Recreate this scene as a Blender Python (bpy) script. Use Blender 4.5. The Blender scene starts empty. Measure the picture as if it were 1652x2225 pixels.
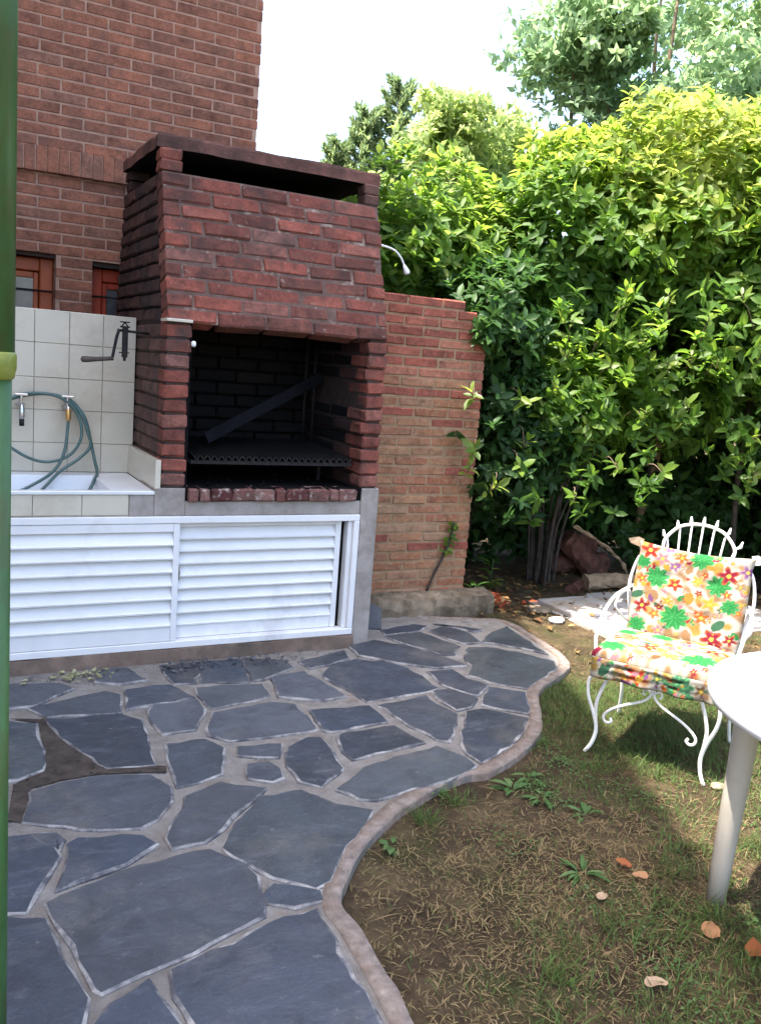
import bpy, bmesh, math, random
import numpy as np
from mathutils import Vector, Matrix, noise as mn

# ------------------------------------------------------------------ camera
scene = bpy.context.scene
col = scene.collection
RAD = math.radians
CAM = Vector((-0.994, -4.117, 1.5))
PITCH, ROLL, YAW = RAD(9.3154), RAD(4.3972), RAD(27.868)
F0 = Vector((math.sin(YAW), math.cos(YAW), 0)); R0 = Vector((math.cos(YAW), -math.sin(YAW), 0)); U0 = Vector((0, 0, 1))
FW = F0 * math.cos(PITCH) - U0 * math.sin(PITCH)
UP = U0 * math.cos(PITCH) + F0 * math.sin(PITCH)
RT = R0 * math.cos(ROLL) + UP * math.sin(ROLL)
UP2 = UP * math.cos(ROLL) - R0 * math.sin(ROLL)
cd = bpy.data.cameras.new('camera')
cam = bpy.data.objects.new('camera', cd); col.objects.link(cam)
m = Matrix.Identity(4)
for i in range(3):
    m[i][0] = RT[i]; m[i][1] = UP2[i]; m[i][2] = -FW[i]; m[i][3] = CAM[i]
cam.matrix_world = m
cd.sensor_fit = 'VERTICAL'; cd.sensor_height = 24.0; cd.lens = 24.0 * 1903.87 / 2224.0
cd.clip_start = 0.02; cd.clip_end = 600
scene.camera = cam

# ------------------------------------------------------------------ sky and sun
SUN = Vector((-0.38, 0.06, 1.0)).normalized()
world = bpy.data.worlds.new('World'); scene.world = world; world.use_nodes = True
wn = world.node_tree
sky = wn.nodes.new('ShaderNodeTexSky'); sky.sky_type = 'NISHITA'; sky.sun_disc = False
sky.sun_elevation = math.asin(SUN.z); sky.sun_rotation = math.atan2(SUN.x, SUN.y)
sky.air_density = 1.0; sky.dust_density = 4.0; sky.ozone_density = 1.0
bg = wn.nodes['Background']; bg.inputs['Strength'].default_value = 0.15
wn.links.new(sky.outputs[0], bg.inputs['Color'])
sd = bpy.data.lights.new('sun', 'SUN'); sd.energy = 3.3; sd.angle = RAD(0.53); sd.color = (1.0, 0.95, 0.87)
sun = bpy.data.objects.new('sun', sd); col.objects.link(sun)
sun.rotation_euler = SUN.to_track_quat('Z', 'Y').to_euler(); sun.location = (-4, 3, 12)
vs = scene.view_settings
vs.view_transform = 'Standard'; vs.look = 'None'; vs.exposure = 2.45; vs.gamma = 1.0; vs.use_curve_mapping = False
scene.render.engine = 'CYCLES'
cy = scene.cycles
cy.max_bounces = 8; cy.diffuse_bounces = 4; cy.glossy_bounces = 3; cy.transmission_bounces = 4; cy.transparent_max_bounces = 6
cy.use_denoising = True; cy.sample_clamp_indirect = 6.0; cy.caustics_reflective = False; cy.caustics_refractive = False

random.seed(7); rng = np.random.default_rng(11)

# ------------------------------------------------------------------ helpers
def tag(o, label=None, cat=None, group=None, kind=None):
    if label: o['label'] = label
    if cat: o['category'] = cat
    if group: o['group'] = group
    if kind: o['kind'] = kind
    return o

def link(name, me, parent=None, loc=None, rot=None, scale=None):
    o = bpy.data.objects.new(name, me); col.objects.link(o)
    if parent is not None: o.parent = parent
    if loc is not None: o.location = loc
    if rot is not None: o.rotation_euler = rot
    if scale is not None: o.scale = scale
    return o

def empty(name, loc=(0, 0, 0), rz=0.0, label=None, cat=None, group=None):
    o = link(name, None); o.empty_display_size = 0.1
    o.location = loc; o.rotation_euler = (0, 0, rz)
    return tag(o, label, cat, group)

class MB:
    """collects shapes for one mesh"""
    def __init__(s): s.v = []; s.f = []; s.mi = []
    def add(s, vs, fs, mi=0):
        b = len(s.v); s.v += [tuple(p) for p in vs]; s.f += [[b + i for i in f] for f in fs]; s.mi += [mi] * len(fs); return s
    def box(s, x0, x1, y0, y1, z0, z1, mi=0):
        vs = [(x, y, z) for x in (x0, x1) for y in (y0, y1) for z in (z0, z1)]
        return s.add(vs, [(0, 1, 3, 2), (4, 6, 7, 5), (0, 4, 5, 1), (2, 3, 7, 6), (0, 2, 6, 4), (1, 5, 7, 3)], mi)
    def hexa(s, b, t, mi=0):
        """eight corners: bottom ring of four, top ring of four"""
        return s.add(list(b) + list(t), [(3, 2, 1, 0), (4, 5, 6, 7), (0, 1, 5, 4), (1, 2, 6, 5), (2, 3, 7, 6), (3, 0, 4, 7)], mi)
    def tube(s, path, r, n=8, mi=0, closed=False):
        P = [Vector(p) for p in path]; k = len(P)
        R = r if isinstance(r, (list, tuple)) else [r] * k
        prev = None; rings = []
        for i, p in enumerate(P):
            a = P[(i - 1) % k] if (closed or i > 0) else p; c = P[(i + 1) % k] if (closed or i < k - 1) else p
            t = (c - a).normalized()
            if prev is None:
                u = t.orthogonal().normalized()
            else:
                u = (prev - t * prev.dot(t)).normalized()
            prev = u; w = t.cross(u)
            rings.append([p + (u * math.cos(2 * math.pi * j / n) + w * math.sin(2 * math.pi * j / n)) * R[i] for j in range(n)])
        vs = [q for rg in rings for q in rg]; fs = []
        for i in range(k if closed else k - 1):
            for j in range(n):
                a = i * n + j; b = i * n + (j + 1) % n; c = ((i + 1) % k) * n + (j + 1) % n; d = ((i + 1) % k) * n + j
                fs.append((a, b, c, d))
        if not closed: fs += [tuple(range(n - 1, -1, -1)), tuple(range((k - 1) * n, k * n))]
        return s.add(vs, fs, mi)
    def lathe(s, prof, c=(0, 0, 0), n=24, mi=0):
        vs = []; fs = []; k = len(prof)
        for r, z in prof:
            for j in range(n):
                a = 2 * math.pi * j / n; vs.append((c[0] + r * math.cos(a), c[1] + r * math.sin(a), c[2] + z))
        for i in range(k - 1):
            for j in range(n):
                fs.append((i * n + j, i * n + (j + 1) % n, (i + 1) * n + (j + 1) % n, (i + 1) * n + j))
        fs.append(tuple(range(n - 1, -1, -1))); fs.append(tuple(range((k - 1) * n, k * n)))
        return s.add(vs, fs, mi)
    def mesh(s, name, mats, smooth=False, bevel=0.0):
        me = bpy.data.meshes.new(name); me.from_pydata(s.v, [], s.f)
        mats = mats if isinstance(mats, (list, tuple)) else [mats]
        for q in mats: me.materials.append(q)
        if len(mats) > 1: me.polygons.foreach_set('material_index', s.mi)
        if bevel:
            bm = bmesh.new(); bm.from_mesh(me)
            bmesh.ops.bevel(bm, geom=[e for e in bm.edges if len(e.link_faces) == 2 and e.calc_face_angle(0) > 0.6], offset=bevel, segments=1, affect='EDGES')
            bm.to_mesh(me); bm.free()
        if smooth: me.polygons.foreach_set('use_smooth', [True] * len(me.polygons))
        me.update(); return me
    def build(s, name, mats, parent=None, smooth=False, bevel=0.0):
        return link(name, s.mesh(name, mats, smooth, bevel), parent)

def spline(pts, k=8, closed=False):
    """Catmull-Rom through points"""
    P = [Vector(p) for p in pts]; n = len(P); out = []
    for i in range(n if closed else n - 1):
        a = P[(i - 1) % n] if (closed or i > 0) else P[i]; b = P[i]; c = P[(i + 1) % n]
        d = P[(i + 2) % n] if (closed or i < n - 2) else c
        for j in range(k):
            t = j / k
            out.append(0.5 * ((2 * b) + (c - a) * t + (2 * a - 5 * b + 4 * c - d) * t * t + (3 * b - a - 3 * c + d) * t ** 3))
    if not closed: out.append(P[-1])
    return out

# ------------------------------------------------------------------ materials
class NT:
    def __init__(s, name):
        s.m = bpy.data.materials.new(name); s.m.use_nodes = True; s.t = s.m.node_tree
        s.b = s.t.nodes['Principled BSDF']; s.out = s.t.nodes['Material Output']
    def n(s, typ, **kw):
        q = s.t.nodes.new(typ)
        for k, v in kw.items():
            if k[0] == '_': setattr(q, k[1:], v)
            else: q.inputs[k.replace('~', ' ')].default_value = v
        return q
    def l(s, a, b): s.t.links.new(a, b)
    def pos(s, scale=(1, 1, 1), local=False):
        mp = s.n('ShaderNodeMapping'); mp.inputs['Scale'].default_value = scale
        if local: s.l(s.n('ShaderNodeTexCoord').outputs['Object'], mp.inputs[0])
        else: s.l(s.n('ShaderNodeNewGeometry').outputs['Position'], mp.inputs[0])
        return mp.outputs[0]
    def noise(s, vec, scale, detail=4.0, rough=0.6, dist=0.0):
        q = s.n('ShaderNodeTexNoise', Scale=scale, Detail=detail, Roughness=rough, Distortion=dist); s.l(vec, q.inputs['Vector']); return q.outputs['Fac']
    def ramp(s, fac, stops, interp='LINEAR'):
        q = s.n('ShaderNodeValToRGB'); cr = q.color_ramp; cr.interpolation = interp
        while len(cr.elements) < len(stops): cr.elements.new(0.5)
        for e, (p, c) in zip(cr.elements, stops): e.position = p; e.color = (*c, 1) if len(c) == 3 else c
        s.l(fac, q.inputs[0]); return q.outputs[0]
    def mix(s, a, b, fac, mode='MIX'):
        q = s.n('ShaderNodeMix', _data_type='RGBA', _blend_type=mode)
        for sock, v in ((q.inputs[6], a), (q.inputs[7], b), (q.inputs[0], fac)):
            if hasattr(v, 'links'): s.l(v, sock)
            elif isinstance(v, (int, float)): sock.default_value = v
            else: sock.default_value = (*v, 1)
        return q.outputs[2]
    def rnd(s): return s.n('ShaderNodeObjectInfo').outputs['Random']
    def mapr(s, v, a, b, c=0.0, d=1.0):
        q = s.n('ShaderNodeMapRange'); s.l(v, q.inputs[0])
        for i, x in zip((1, 2, 3, 4), (a, b, c, d)): q.inputs[i].default_value = x
        return q.outputs[0]
    def bump(s, h, strength=0.3, dist=0.01):
        q = s.n('ShaderNodeBump', Strength=strength, Distance=dist); s.l(h, q.inputs['Height']); s.l(q.outputs[0], s.b.inputs['Normal'])
    def done(s, color, rough=0.8, spec=0.3, metal=0.0):
        if hasattr(color, 'links'): s.l(color, s.b.inputs['Base Color'])
        else: s.b.inputs['Base Color'].default_value = (*color, 1)
        if hasattr(rough, 'links'): s.l(rough, s.b.inputs['Roughness'])
        else: s.b.inputs['Roughness'].default_value = rough
        s.b.inputs['Specular IOR Level'].default_value = spec; s.b.inputs['Metallic'].default_value = metal
        return s.m

def plain(name, c, var=0.12, scale=14, rough=0.7, spec=0.3, bump=0.15, bscale=90, metal=0.0, dirt=None, dirt_amt=(0.55, 0.8)):
    """one colour with mottling, fine relief and optional dirt patches"""
    t = NT(name); p = t.pos()
    n1 = t.noise(p, scale, 5)
    lo = tuple(x * (1 - var) for x in c); hi = tuple(min(1, x * (1 + var)) for x in c)
    k = t.ramp(n1, [(0.3, lo), (0.7, hi)])
    if dirt: k = t.mix(k, dirt, t.mapr(t.noise(p, scale * 0.45, 6, 0.7), dirt_amt[0], dirt_amt[1]))
    if bump: t.bump(t.noise(p, bscale, 5), bump, 0.006)
    return t.done(k, rough, spec, metal)

def brick_mat(name, stops, stain, stain_amt, mort=(0.33, 0.25, 0.2), mort_amt=(0.62, 0.72), bump=0.5):
    """each brick its own tone from its object random, with grain, mortar smears and stains"""
    t = NT(name); p = t.pos()
    k = t.ramp(t.rnd(), stops)
    k = t.mix(k, t.ramp(t.noise(p, 13, 7, 0.72), [(0.28, (0.45, 0.45, 0.47)), (0.5, (0.95, 0.95, 0.95)), (0.72, (1.35, 1.25, 1.2))]), 1.0, 'MULTIPLY')
    k = t.mix(k, t.ramp(t.noise(p, 75, 5, 0.7), [(0.3, (0.72, 0.72, 0.74)), (0.7, (1.2, 1.2, 1.2))]), 1.0, 'MULTIPLY')
    k = t.mix(k, stain, t.mapr(t.noise(p, 5.5, 6, 0.7), stain_amt[0], stain_amt[1]))
    k = t.mix(k, mort, t.mapr(t.noise(p, 31, 5, 0.65), mort_amt[0], mort_amt[1], 0, 0.75))
    h = t.mix(t.noise(p, 45, 6, 0.7), t.noise(p, 170, 3), 0.35)
    t.bump(h, bump, 0.008)
    return t.done(k, 0.88, 0.25)

M = {}
M['brick_house'] = brick_mat('brick_house', [(0, (0.21, 0.092, 0.060)), (0.35, (0.26, 0.108, 0.067)), (0.7, (0.31, 0.124, 0.073)), (1, (0.235, 0.115, 0.078))], (0.12, 0.075, 0.062), (0.55, 0.8), mort=(0.36, 0.22, 0.17), mort_amt=(0.64, 0.75), bump=0.35)
M['brick_bbq'] = brick_mat('brick_bbq', [(0, (0.15, 0.050, 0.037)), (0.3, (0.20, 0.063, 0.045)), (0.65, (0.265, 0.080, 0.055)), (0.85, (0.24, 0.090, 0.066)), (1, (0.21, 0.105, 0.085))], (0.075, 0.045, 0.038), (0.48, 0.68), mort=(0.34, 0.25, 0.21), mort_amt=(0.63, 0.74), bump=0.8)
M['brick_sooty'] = brick_mat('brick_sooty', [(0, (0.105, 0.040, 0.030)), (0.5, (0.15, 0.052, 0.038)), (1, (0.18, 0.068, 0.050))], (0.05, 0.030, 0.026), (0.46, 0.70), mort=(0.30, 0.235, 0.2), mort_amt=(0.63, 0.74), bump=0.8)
M['brick_dirt_shade'] = brick_mat('brick_dirt_shade', [(0, (0.045, 0.026, 0.024)), (0.5, (0.075, 0.034, 0.03)), (1, (0.10, 0.045, 0.037))], (0.022, 0.018, 0.018), (0.42, 0.7), mort=(0.09, 0.07, 0.06), mort_amt=(0.66, 0.8), bump=0.8)  # soot stains plus the shade of the hood side, both in the colour
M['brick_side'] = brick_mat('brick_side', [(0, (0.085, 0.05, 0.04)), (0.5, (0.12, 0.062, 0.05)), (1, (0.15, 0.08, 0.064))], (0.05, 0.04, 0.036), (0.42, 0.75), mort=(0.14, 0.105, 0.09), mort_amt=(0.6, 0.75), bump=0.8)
M['brick_wall'] = brick_mat('brick_wall', [(0, (0.27, 0.105, 0.058)), (0.3, (0.32, 0.145, 0.076)), (0.6, (0.35, 0.185, 0.10)), (0.8, (0.29, 0.11, 0.062)), (1, (0.33, 0.20, 0.12))], (0.15, 0.12, 0.055), (0.55, 0.85), mort=(0.33, 0.21, 0.125), mort_amt=(0.48, 0.64), bump=0.7)
M['brick_wall_red'] = brick_mat('brick_wall_red', [(0, (0.24, 0.075, 0.05)), (0.5, (0.33, 0.10, 0.065)), (1, (0.37, 0.16, 0.10))], (0.11, 0.06, 0.045), (0.55, 0.85), mort=(0.38, 0.26, 0.19), mort_amt=(0.58, 0.72), bump=0.7)
M['brick_soot'] = brick_mat('brick_soot', [(0, (0.004, 0.004, 0.005)), (0.6, (0.006, 0.0055, 0.006)), (1, (0.012, 0.008, 0.008))], (0.004, 0.004, 0.005), (0.4, 0.7), mort=(0.014, 0.012, 0.012), mort_amt=(0.7, 0.85))
M['mortar_house'] = plain('mortar_house', (0.37, 0.23, 0.17), 0.2, 18, 0.95, 0.1, 0.5, 130, dirt=(0.2, 0.13, 0.11))
M['mortar_bbq'] = plain('mortar_bbq', (0.13, 0.085, 0.07), 0.25, 20, 0.95, 0.1, 0.8, 110, dirt=(0.40, 0.32, 0.26), dirt_amt=(0.55, 0.68))
M['brick_sill'] = brick_mat('brick_sill', [(0, (0.09, 0.03, 0.027)), (0.5, (0.17, 0.065, 0.052)), (1, (0.22, 0.12, 0.10))], (0.06, 0.035, 0.032), (0.5, 0.7), mort=(0.42, 0.37, 0.33), mort_amt=(0.54, 0.66), bump=0.9)
M['mortar_wall'] = plain('mortar_wall', (0.31, 0.205, 0.125), 0.2, 16, 0.95, 0.1, 0.7, 110, dirt=(0.22, 0.17, 0.1))
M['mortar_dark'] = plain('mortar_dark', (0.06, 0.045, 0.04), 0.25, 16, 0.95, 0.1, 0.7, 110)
M['soot'] = plain('soot', (0.006, 0.0055, 0.006), 0.3, 12, 0.95, 0.08, 0.7, 70)
M['concrete'] = plain('concrete', (0.34, 0.30, 0.27), 0.18, 9, 0.92, 0.15, 0.5, 120, dirt=(0.19, 0.155, 0.13), dirt_amt=(0.48, 0.72))
M['plinth'] = plain('plinth', (0.19, 0.135, 0.105), 0.3, 8, 0.95, 0.1, 0.7, 90, dirt=(0.09, 0.075, 0.06), dirt_amt=(0.45, 0.7))
M['slab_top'] = plain('slab_top', (0.17, 0.082, 0.066), 0.35, 7, 0.95, 0.1, 0.9, 60, dirt=(0.05, 0.035, 0.032), dirt_amt=(0.42, 0.66))
M['white_paint'] = plain('white_paint', (0.74, 0.725, 0.715), 0.05, 6, 0.42, 0.4, 0.04, 60, dirt=(0.46, 0.44, 0.42), dirt_amt=(0.55, 0.85))
M['tile'] = plain('tile', (0.56, 0.515, 0.42), 0.06, 4, 0.22, 0.5, 0.02, 8, dirt=(0.36, 0.30, 0.22), dirt_amt=(0.50, 0.80))
M['grout'] = plain('grout', (0.40, 0.35, 0.28), 0.2, 20, 0.95, 0.1, 0.3, 120)
M['sink_white'] = plain('sink_white', (0.66, 0.67, 0.68), 0.05, 6, 0.25, 0.5, 0.02, 20, dirt=(0.45, 0.43, 0.38), dirt_amt=(0.6, 0.85))
M['iron_dark'] = plain('iron_dark', (0.018, 0.017, 0.018), 0.4, 30, 0.6, 0.4, 0.3, 120, 0.5, dirt=(0.07, 0.045, 0.03))
M['handle_wood'] = plain('handle_wood', (0.075, 0.06, 0.05), 0.3, 25, 0.6, 0.3, 0.2, 90)
M['chrome'] = plain('chrome', (0.55, 0.55, 0.56), 0.1, 30, 0.25, 0.5, 0.05, 60, 0.9)
M['brass'] = plain('brass', (0.55, 0.33, 0.12), 0.15, 30, 0.35, 0.5, 0.05, 60, 0.8)
M['hose'] = plain('hose', (0.055, 0.11, 0.10), 0.2, 20, 0.35, 0.5, 0.05, 200)
M['wood_frame'] = plain('wood_frame', (0.36, 0.075, 0.018), 0.2, 12, 0.45, 0.4, 0.1, 60)
M['wood_red'] = plain('wood_red', (0.42, 0.05, 0.018), 0.15, 12, 0.45, 0.4, 0.1, 60)
M['pane'] = plain('pane', (0.12, 0.12, 0.125), 0.4, 7, 0.08, 0.8, 0.0)
M['dark_wood'] = plain('dark_wood', (0.009, 0.009, 0.012), 0.3, 9, 0.95, 0.1, 0.3, 80)
M['white_iron'] = plain('white_iron', (0.78, 0.75, 0.70), 0.08, 20, 0.45, 0.4, 0.1, 100, dirt=(0.42, 0.33, 0.24), dirt_amt=(0.62, 0.8))
M['plastic'] = plain('plastic', (0.80, 0.80, 0.79), 0.03, 5, 0.35, 0.45, 0.01, 40)
M['plastic_leg'] = plain('plastic_leg', (0.45, 0.40, 0.33), 0.05, 5, 0.4, 0.4, 0.02, 40, dirt=(0.27, 0.24, 0.20), dirt_amt=(0.55, 0.85))
M['bark'] = plain('bark', (0.16, 0.115, 0.08), 0.4, 18, 0.95, 0.1, 0.9, 45, dirt=(0.07, 0.055, 0.04))
M['bark_pale'] = plain('bark_pale', (0.30, 0.21, 0.135), 0.3, 18, 0.95, 0.1, 0.9, 45, dirt=(0.14, 0.09, 0.06))
M['bark_dark'] = plain('bark_dark', (0.055, 0.045, 0.038), 0.4, 18, 0.95, 0.1, 0.9, 45)
M['log_red'] = plain('log_red', (0.105, 0.048, 0.036), 0.4, 14, 0.95, 0.1, 0.9, 40, dirt=(0.04, 0.025, 0.02))
M['kerb'] = plain('kerb', (0.20, 0.165, 0.143), 0.4, 24, 0.95, 0.1, 1.0, 55, dirt=(0.17, 0.125, 0.10), dirt_amt=(0.45, 0.7))
M['stone_rough'] = plain('stone_rough', (0.24, 0.185, 0.13), 0.35, 9, 0.95, 0.1, 0.9, 50, dirt=(0.08, 0.065, 0.045), dirt_amt=(0.45, 0.65))
M['path'] = plain('path', (0.44, 0.40, 0.37), 0.2, 8, 0.95, 0.1, 0.6, 80, dirt=(0.34, 0.24, 0.14), dirt_amt=(0.48, 0.7))
M['roof'] = plain('roof', (0.22, 0.09, 0.06), 0.3, 8, 0.9, 0.2, 0.4, 40)
M['render_wall'] = plain('render_wall', (0.42, 0.36, 0.31), 0.12, 3, 0.9, 0.2, 0.2, 60)

# green painted pole
t = NT('green_pole'); p = t.pos((1, 1, 0.25))
k = t.ramp(t.noise(p, 22, 4), [(0.35, (0.030, 0.075, 0.018)), (0.55, (0.038, 0.10, 0.028)), (0.75, (0.046, 0.12, 0.035))])
k = t.mix(k, (0.055, 0.060, 0.012), t.mapr(t.noise(t.pos((1, 1, 0.6)), 9, 5, 0.7), 0.5, 0.68, 0, 0.85))
M['green_pole'] = t.done(k, 0.45, 0.4)
t = NT('green_collar'); k = t.ramp(t.noise(t.pos(), 40, 4), [(0.35, (0.12, 0.15, 0.02)), (0.7, (0.20, 0.22, 0.035))]); M['green_collar'] = t.done(k, 0.45, 0.4)

# slate of the flagstones: blue grey, cleft surface, each stone its own tone
t = NT('slate'); p = t.pos()
k = t.ramp(t.rnd(), [(0, (0.022, 0.027, 0.037)), (0.2, (0.044, 0.052, 0.070)), (0.4, (0.060, 0.063, 0.068)), (0.6, (0.036, 0.046, 0.066)), (0.8, (0.052, 0.061, 0.064)), (1, (0.080, 0.085, 0.102))])
k = t.mix(k, (0.022, 0.024, 0.029), t.mapr(t.noise(p, 3.2, 8, 0.75, 0.8), 0.46, 0.68, 0, 0.8))
k = t.mix(k, (0.105, 0.115, 0.14), t.mapr(t.noise(t.pos((1, 2.6, 1)), 6, 8, 0.78, 0.5), 0.52, 0.74, 0, 0.75))
k = t.mix(k, (0.15, 0.135, 0.12), t.mapr(t.noise(p, 1.9, 8, 0.72, 0.4), 0.52, 0.72, 0, 0.55))
k = t.mix(k, (0.24, 0.23, 0.215), t.mapr(t.noise(p, 26, 6, 0.7), 0.62, 0.76, 0, 0.6))
k = t.mix(k, (0.05, 0.062, 0.045), t.mapr(t.noise(p, 4.1, 5, 0.7), 0.6, 0.8, 0, 0.45))
t.bump(t.mix(t.noise(p, 9, 8, 0.72, 1.2), t.noise(p, 60, 4), 0.25), 0.75, 0.016)
M['slate'] = t.done(k, t.mapr(t.noise(p, 5, 6, 0.7), 0.3, 0.7, 0.42, 0.68), 0.4)
M['smear'] = plain('smear', (0.30, 0.285, 0.27), 0.25, 16, 0.95, 0.1, 0.6, 120, dirt=(0.075, 0.075, 0.085), dirt_amt=(0.40, 0.58))
# mortar bed between the stones
t = NT('mortar_bed'); p = t.pos()
k = t.ramp(t.noise(p, 7, 6, 0.7), [(0.3, (0.20, 0.18, 0.16)), (0.5, (0.29, 0.262, 0.235)), (0.72, (0.38, 0.355, 0.33))])
k = t.mix(k, (0.05, 0.044, 0.034), t.mapr(t.noise(p, 3.3, 8, 0.8), 0.57, 0.70, 0, 0.9))
k = t.mix(k, (0.26, 0.20, 0.15), t.mapr(t.noise(p, 5.1, 6, 0.75), 0.54, 0.7, 0, 0.7))
k = t.mix(k, (0.42, 0.40, 0.37), t.mapr(t.noise(p, 17, 5, 0.7), 0.6, 0.75, 0, 0.7))
t.bump(t.noise(p, 40, 8, 0.8), 1.0, 0.02); M['mortar_bed'] = t.done(k, 0.95, 0.1)
# soil of the lawn
t = NT('soil'); p = t.pos()
k = t.ramp(t.noise(p, 6, 8, 0.7), [(0.3, (0.045, 0.031, 0.020)), (0.5, (0.11, 0.076, 0.045)), (0.7, (0.21, 0.15, 0.085))])
k = t.mix(k, (0.055, 0.075, 0.022), t.mapr(t.noise(p, 2.3, 5, 0.6), 0.5, 0.68, 0, 0.7))
k = t.mix(k, (0.20, 0.145, 0.085), t.mapr(t.noise(p, 55, 6, 0.8), 0.56, 0.7, 0, 0.7)); k = t.mix(k, (0.018, 0.012, 0.008), t.mapr(t.noise(p, 34, 7, 0.8), 0.57, 0.68, 0, 0.8))
t.bump(t.mix(t.noise(p, 24, 8, 0.8), t.noise(p, 110, 6, 0.8), 0.45), 1.0, 0.05); M['soil'] = t.done(k, 0.97, 0.1)
M['debris'] = plain('debris', (0.085, 0.085, 0.095), 0.5, 30, 0.9, 0.2, 0.5, 90)
M['moss'] = plain('moss', (0.30, 0.29, 0.16), 0.45, 22, 0.95, 0.1, 0.9, 60)

def leaf_mat(name, stops, trans=0.4, tcol=None, rough=0.5, spec=0.3, attr=True):
    t = NT(name)
    if attr:
        a = t.n('ShaderNodeAttribute', _attribute_name='tone'); fac = a.outputs['Fac']
    else: fac = t.rnd()
    k = t.ramp(fac, stops); t.done(k, rough, spec)
    tr = t.n('ShaderNodeBsdfTranslucent')
    hs = t.n('ShaderNodeHueSaturation', Hue=0.485, Saturation=1.05, Value=2.25); t.l(k, hs.inputs['Color']); t.l(hs.outputs[0], tr.inputs['Color'])
    mx = t.n('ShaderNodeMixShader', Fac=trans); t.l(t.b.outputs[0], mx.inputs[1]); t.l(tr.outputs[0], mx.inputs[2])
    t.l(mx.outputs[0], t.out.inputs['Surface']); return t.m
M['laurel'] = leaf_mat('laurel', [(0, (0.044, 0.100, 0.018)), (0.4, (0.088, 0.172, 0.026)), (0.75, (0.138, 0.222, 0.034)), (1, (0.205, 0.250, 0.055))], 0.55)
M['laurel_shaded'] = leaf_mat('laurel_shaded', [(0, (0.018, 0.050, 0.013)), (0.5, (0.040, 0.098, 0.022)), (1, (0.085, 0.160, 0.03))], 0.42)  # darker copy of laurel, the shade low in the hedge put into the colour
M['laurel_one'] = leaf_mat('laurel_one', [(0, (0.075, 0.14, 0.020)), (0.6, (0.115, 0.185, 0.026)), (1, (0.17, 0.22, 0.045))], 0.45, rough=0.4, attr=False)
M['pale_leaf'] = leaf_mat('pale_leaf', [(0, (0.115, 0.185, 0.06)), (0.5, (0.19, 0.265, 0.085)), (1, (0.27, 0.31, 0.13))], 0.6)
M['tall_leaf'] = leaf_mat('tall_leaf', [(0, (0.10, 0.17, 0.095)), (0.5, (0.15, 0.23, 0.115)), (1, (0.21, 0.28, 0.13))], 0.6)  # leaf colour paled to stand in for haze and glare
M['conifer_leaf'] = leaf_mat('conifer_leaf', [(0, (0.085, 0.14, 0.075)), (0.5, (0.13, 0.19, 0.085)), (1, (0.18, 0.23, 0.085))], 0.5, rough=0.6)  # paled likewise, haze painted into the needles
M['grass'] = leaf_mat('grass', [(0, (0.115, 0.078, 0.038)), (0.25, (0.27, 0.20, 0.10)), (0.48, (0.13, 0.11, 0.042)), (0.58, (0.055, 0.075, 0.021)), (0.8, (0.055, 0.098, 0.022)), (1, (0.085, 0.135, 0.034))], 0.25, rough=0.65, spec=0.2)
M['weed'] = leaf_mat('weed', [(0, (0.055, 0.12, 0.03)), (1, (0.11, 0.17, 0.06))], 0.3, rough=0.55, spec=0.25)
M['litter'] = leaf_mat('litter', [(0, (0.07, 0.035, 0.018)), (0.4, (0.17, 0.085, 0.035)), (0.75, (0.26, 0.15, 0.055)), (1, (0.34, 0.22, 0.09))], 0.2, rough=0.8, spec=0.15)
M['dead_leaf'] = leaf_mat('dead_leaf', [(0, (0.26, 0.085, 0.03)), (0.5, (0.32, 0.12, 0.05)), (1, (0.38, 0.20, 0.10))], 0.2, rough=0.75, spec=0.2, attr=False)
M['red_leaf'] = leaf_mat('red_leaf', [(0, (0.22, 0.035, 0.02)), (1, (0.36, 0.09, 0.03))], 0.3, rough=0.7, spec=0.2)
M['tan_leaf'] = plain('tan_leaf', (0.33, 0.23, 0.15), 0.15, 30, 0.8, 0.2, 0.2, 90)
# printed cushion cloth: colours come from the print painted on the mesh
t = NT('print_cloth'); a = t.n('ShaderNodeAttribute', _attribute_name='print')
t.bump(t.noise(t.pos(), 320, 3), 0.15, 0.002); M['print_cloth'] = t.done(a.outputs['Color'], 0.85, 0.2)

# parented parts are given in world coordinates
def wmat(o):
    b = Matrix.LocRotScale(o.location, o.rotation_euler, o.scale)
    return b if o.parent is None else wmat(o.parent) @ o.matrix_parent_inverse @ b
_link = link
def link(name, me, parent=None, loc=None, rot=None, scale=None, local=False):
    o = _link(name, me, None, loc, rot, scale)
    if parent is not None:
        o.parent = parent
        if not local: o.matrix_parent_inverse = wmat(parent).inverted()
    return o

_bm = {}
def brick_mesh(key, L, D, H, rough=1.0):
    """six uneven bricks of one size and material, shared by all their copies"""
    k = (key, round(L, 3), round(D, 3), round(H, 3))
    if k not in _bm:
        out = []
        for i in range(6):
            bm = bmesh.new(); bmesh.ops.create_cube(bm, size=1.0)
            for v in bm.verts: v.co = Vector((v.co.x * L, v.co.y * D, v.co.z * H))
            bmesh.ops.bevel(bm, geom=bm.edges[:], offset=0.0045 * rough + 0.0015, segments=1, affect='EDGES')
            for v in bm.verts: v.co += Vector((random.uniform(-1, 1) * 0.0035, random.uniform(-1, 1) * 0.003, random.uniform(-1, 1) * 0.0026)) * rough
            me = bpy.data.meshes.new('brick'); bm.to_mesh(me); bm.free(); me.materials.append(M[key]); out.append(me)
        _bm[k] = out
    return random.choice(_bm[k])

def brick(parent, key, c, size, rot=(0, 0, 0), base=None, rough=1.0, wob=1.0, name='brick'):
    bs = base or size
    me = brick_mesh(key, *bs, rough)
    r = tuple(a + random.gauss(0, 0.006) * wob for a in rot)
    return link(name, me, parent, c, r, (size[0] / bs[0], size[1] / bs[1], size[2] / bs[2]))

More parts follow.
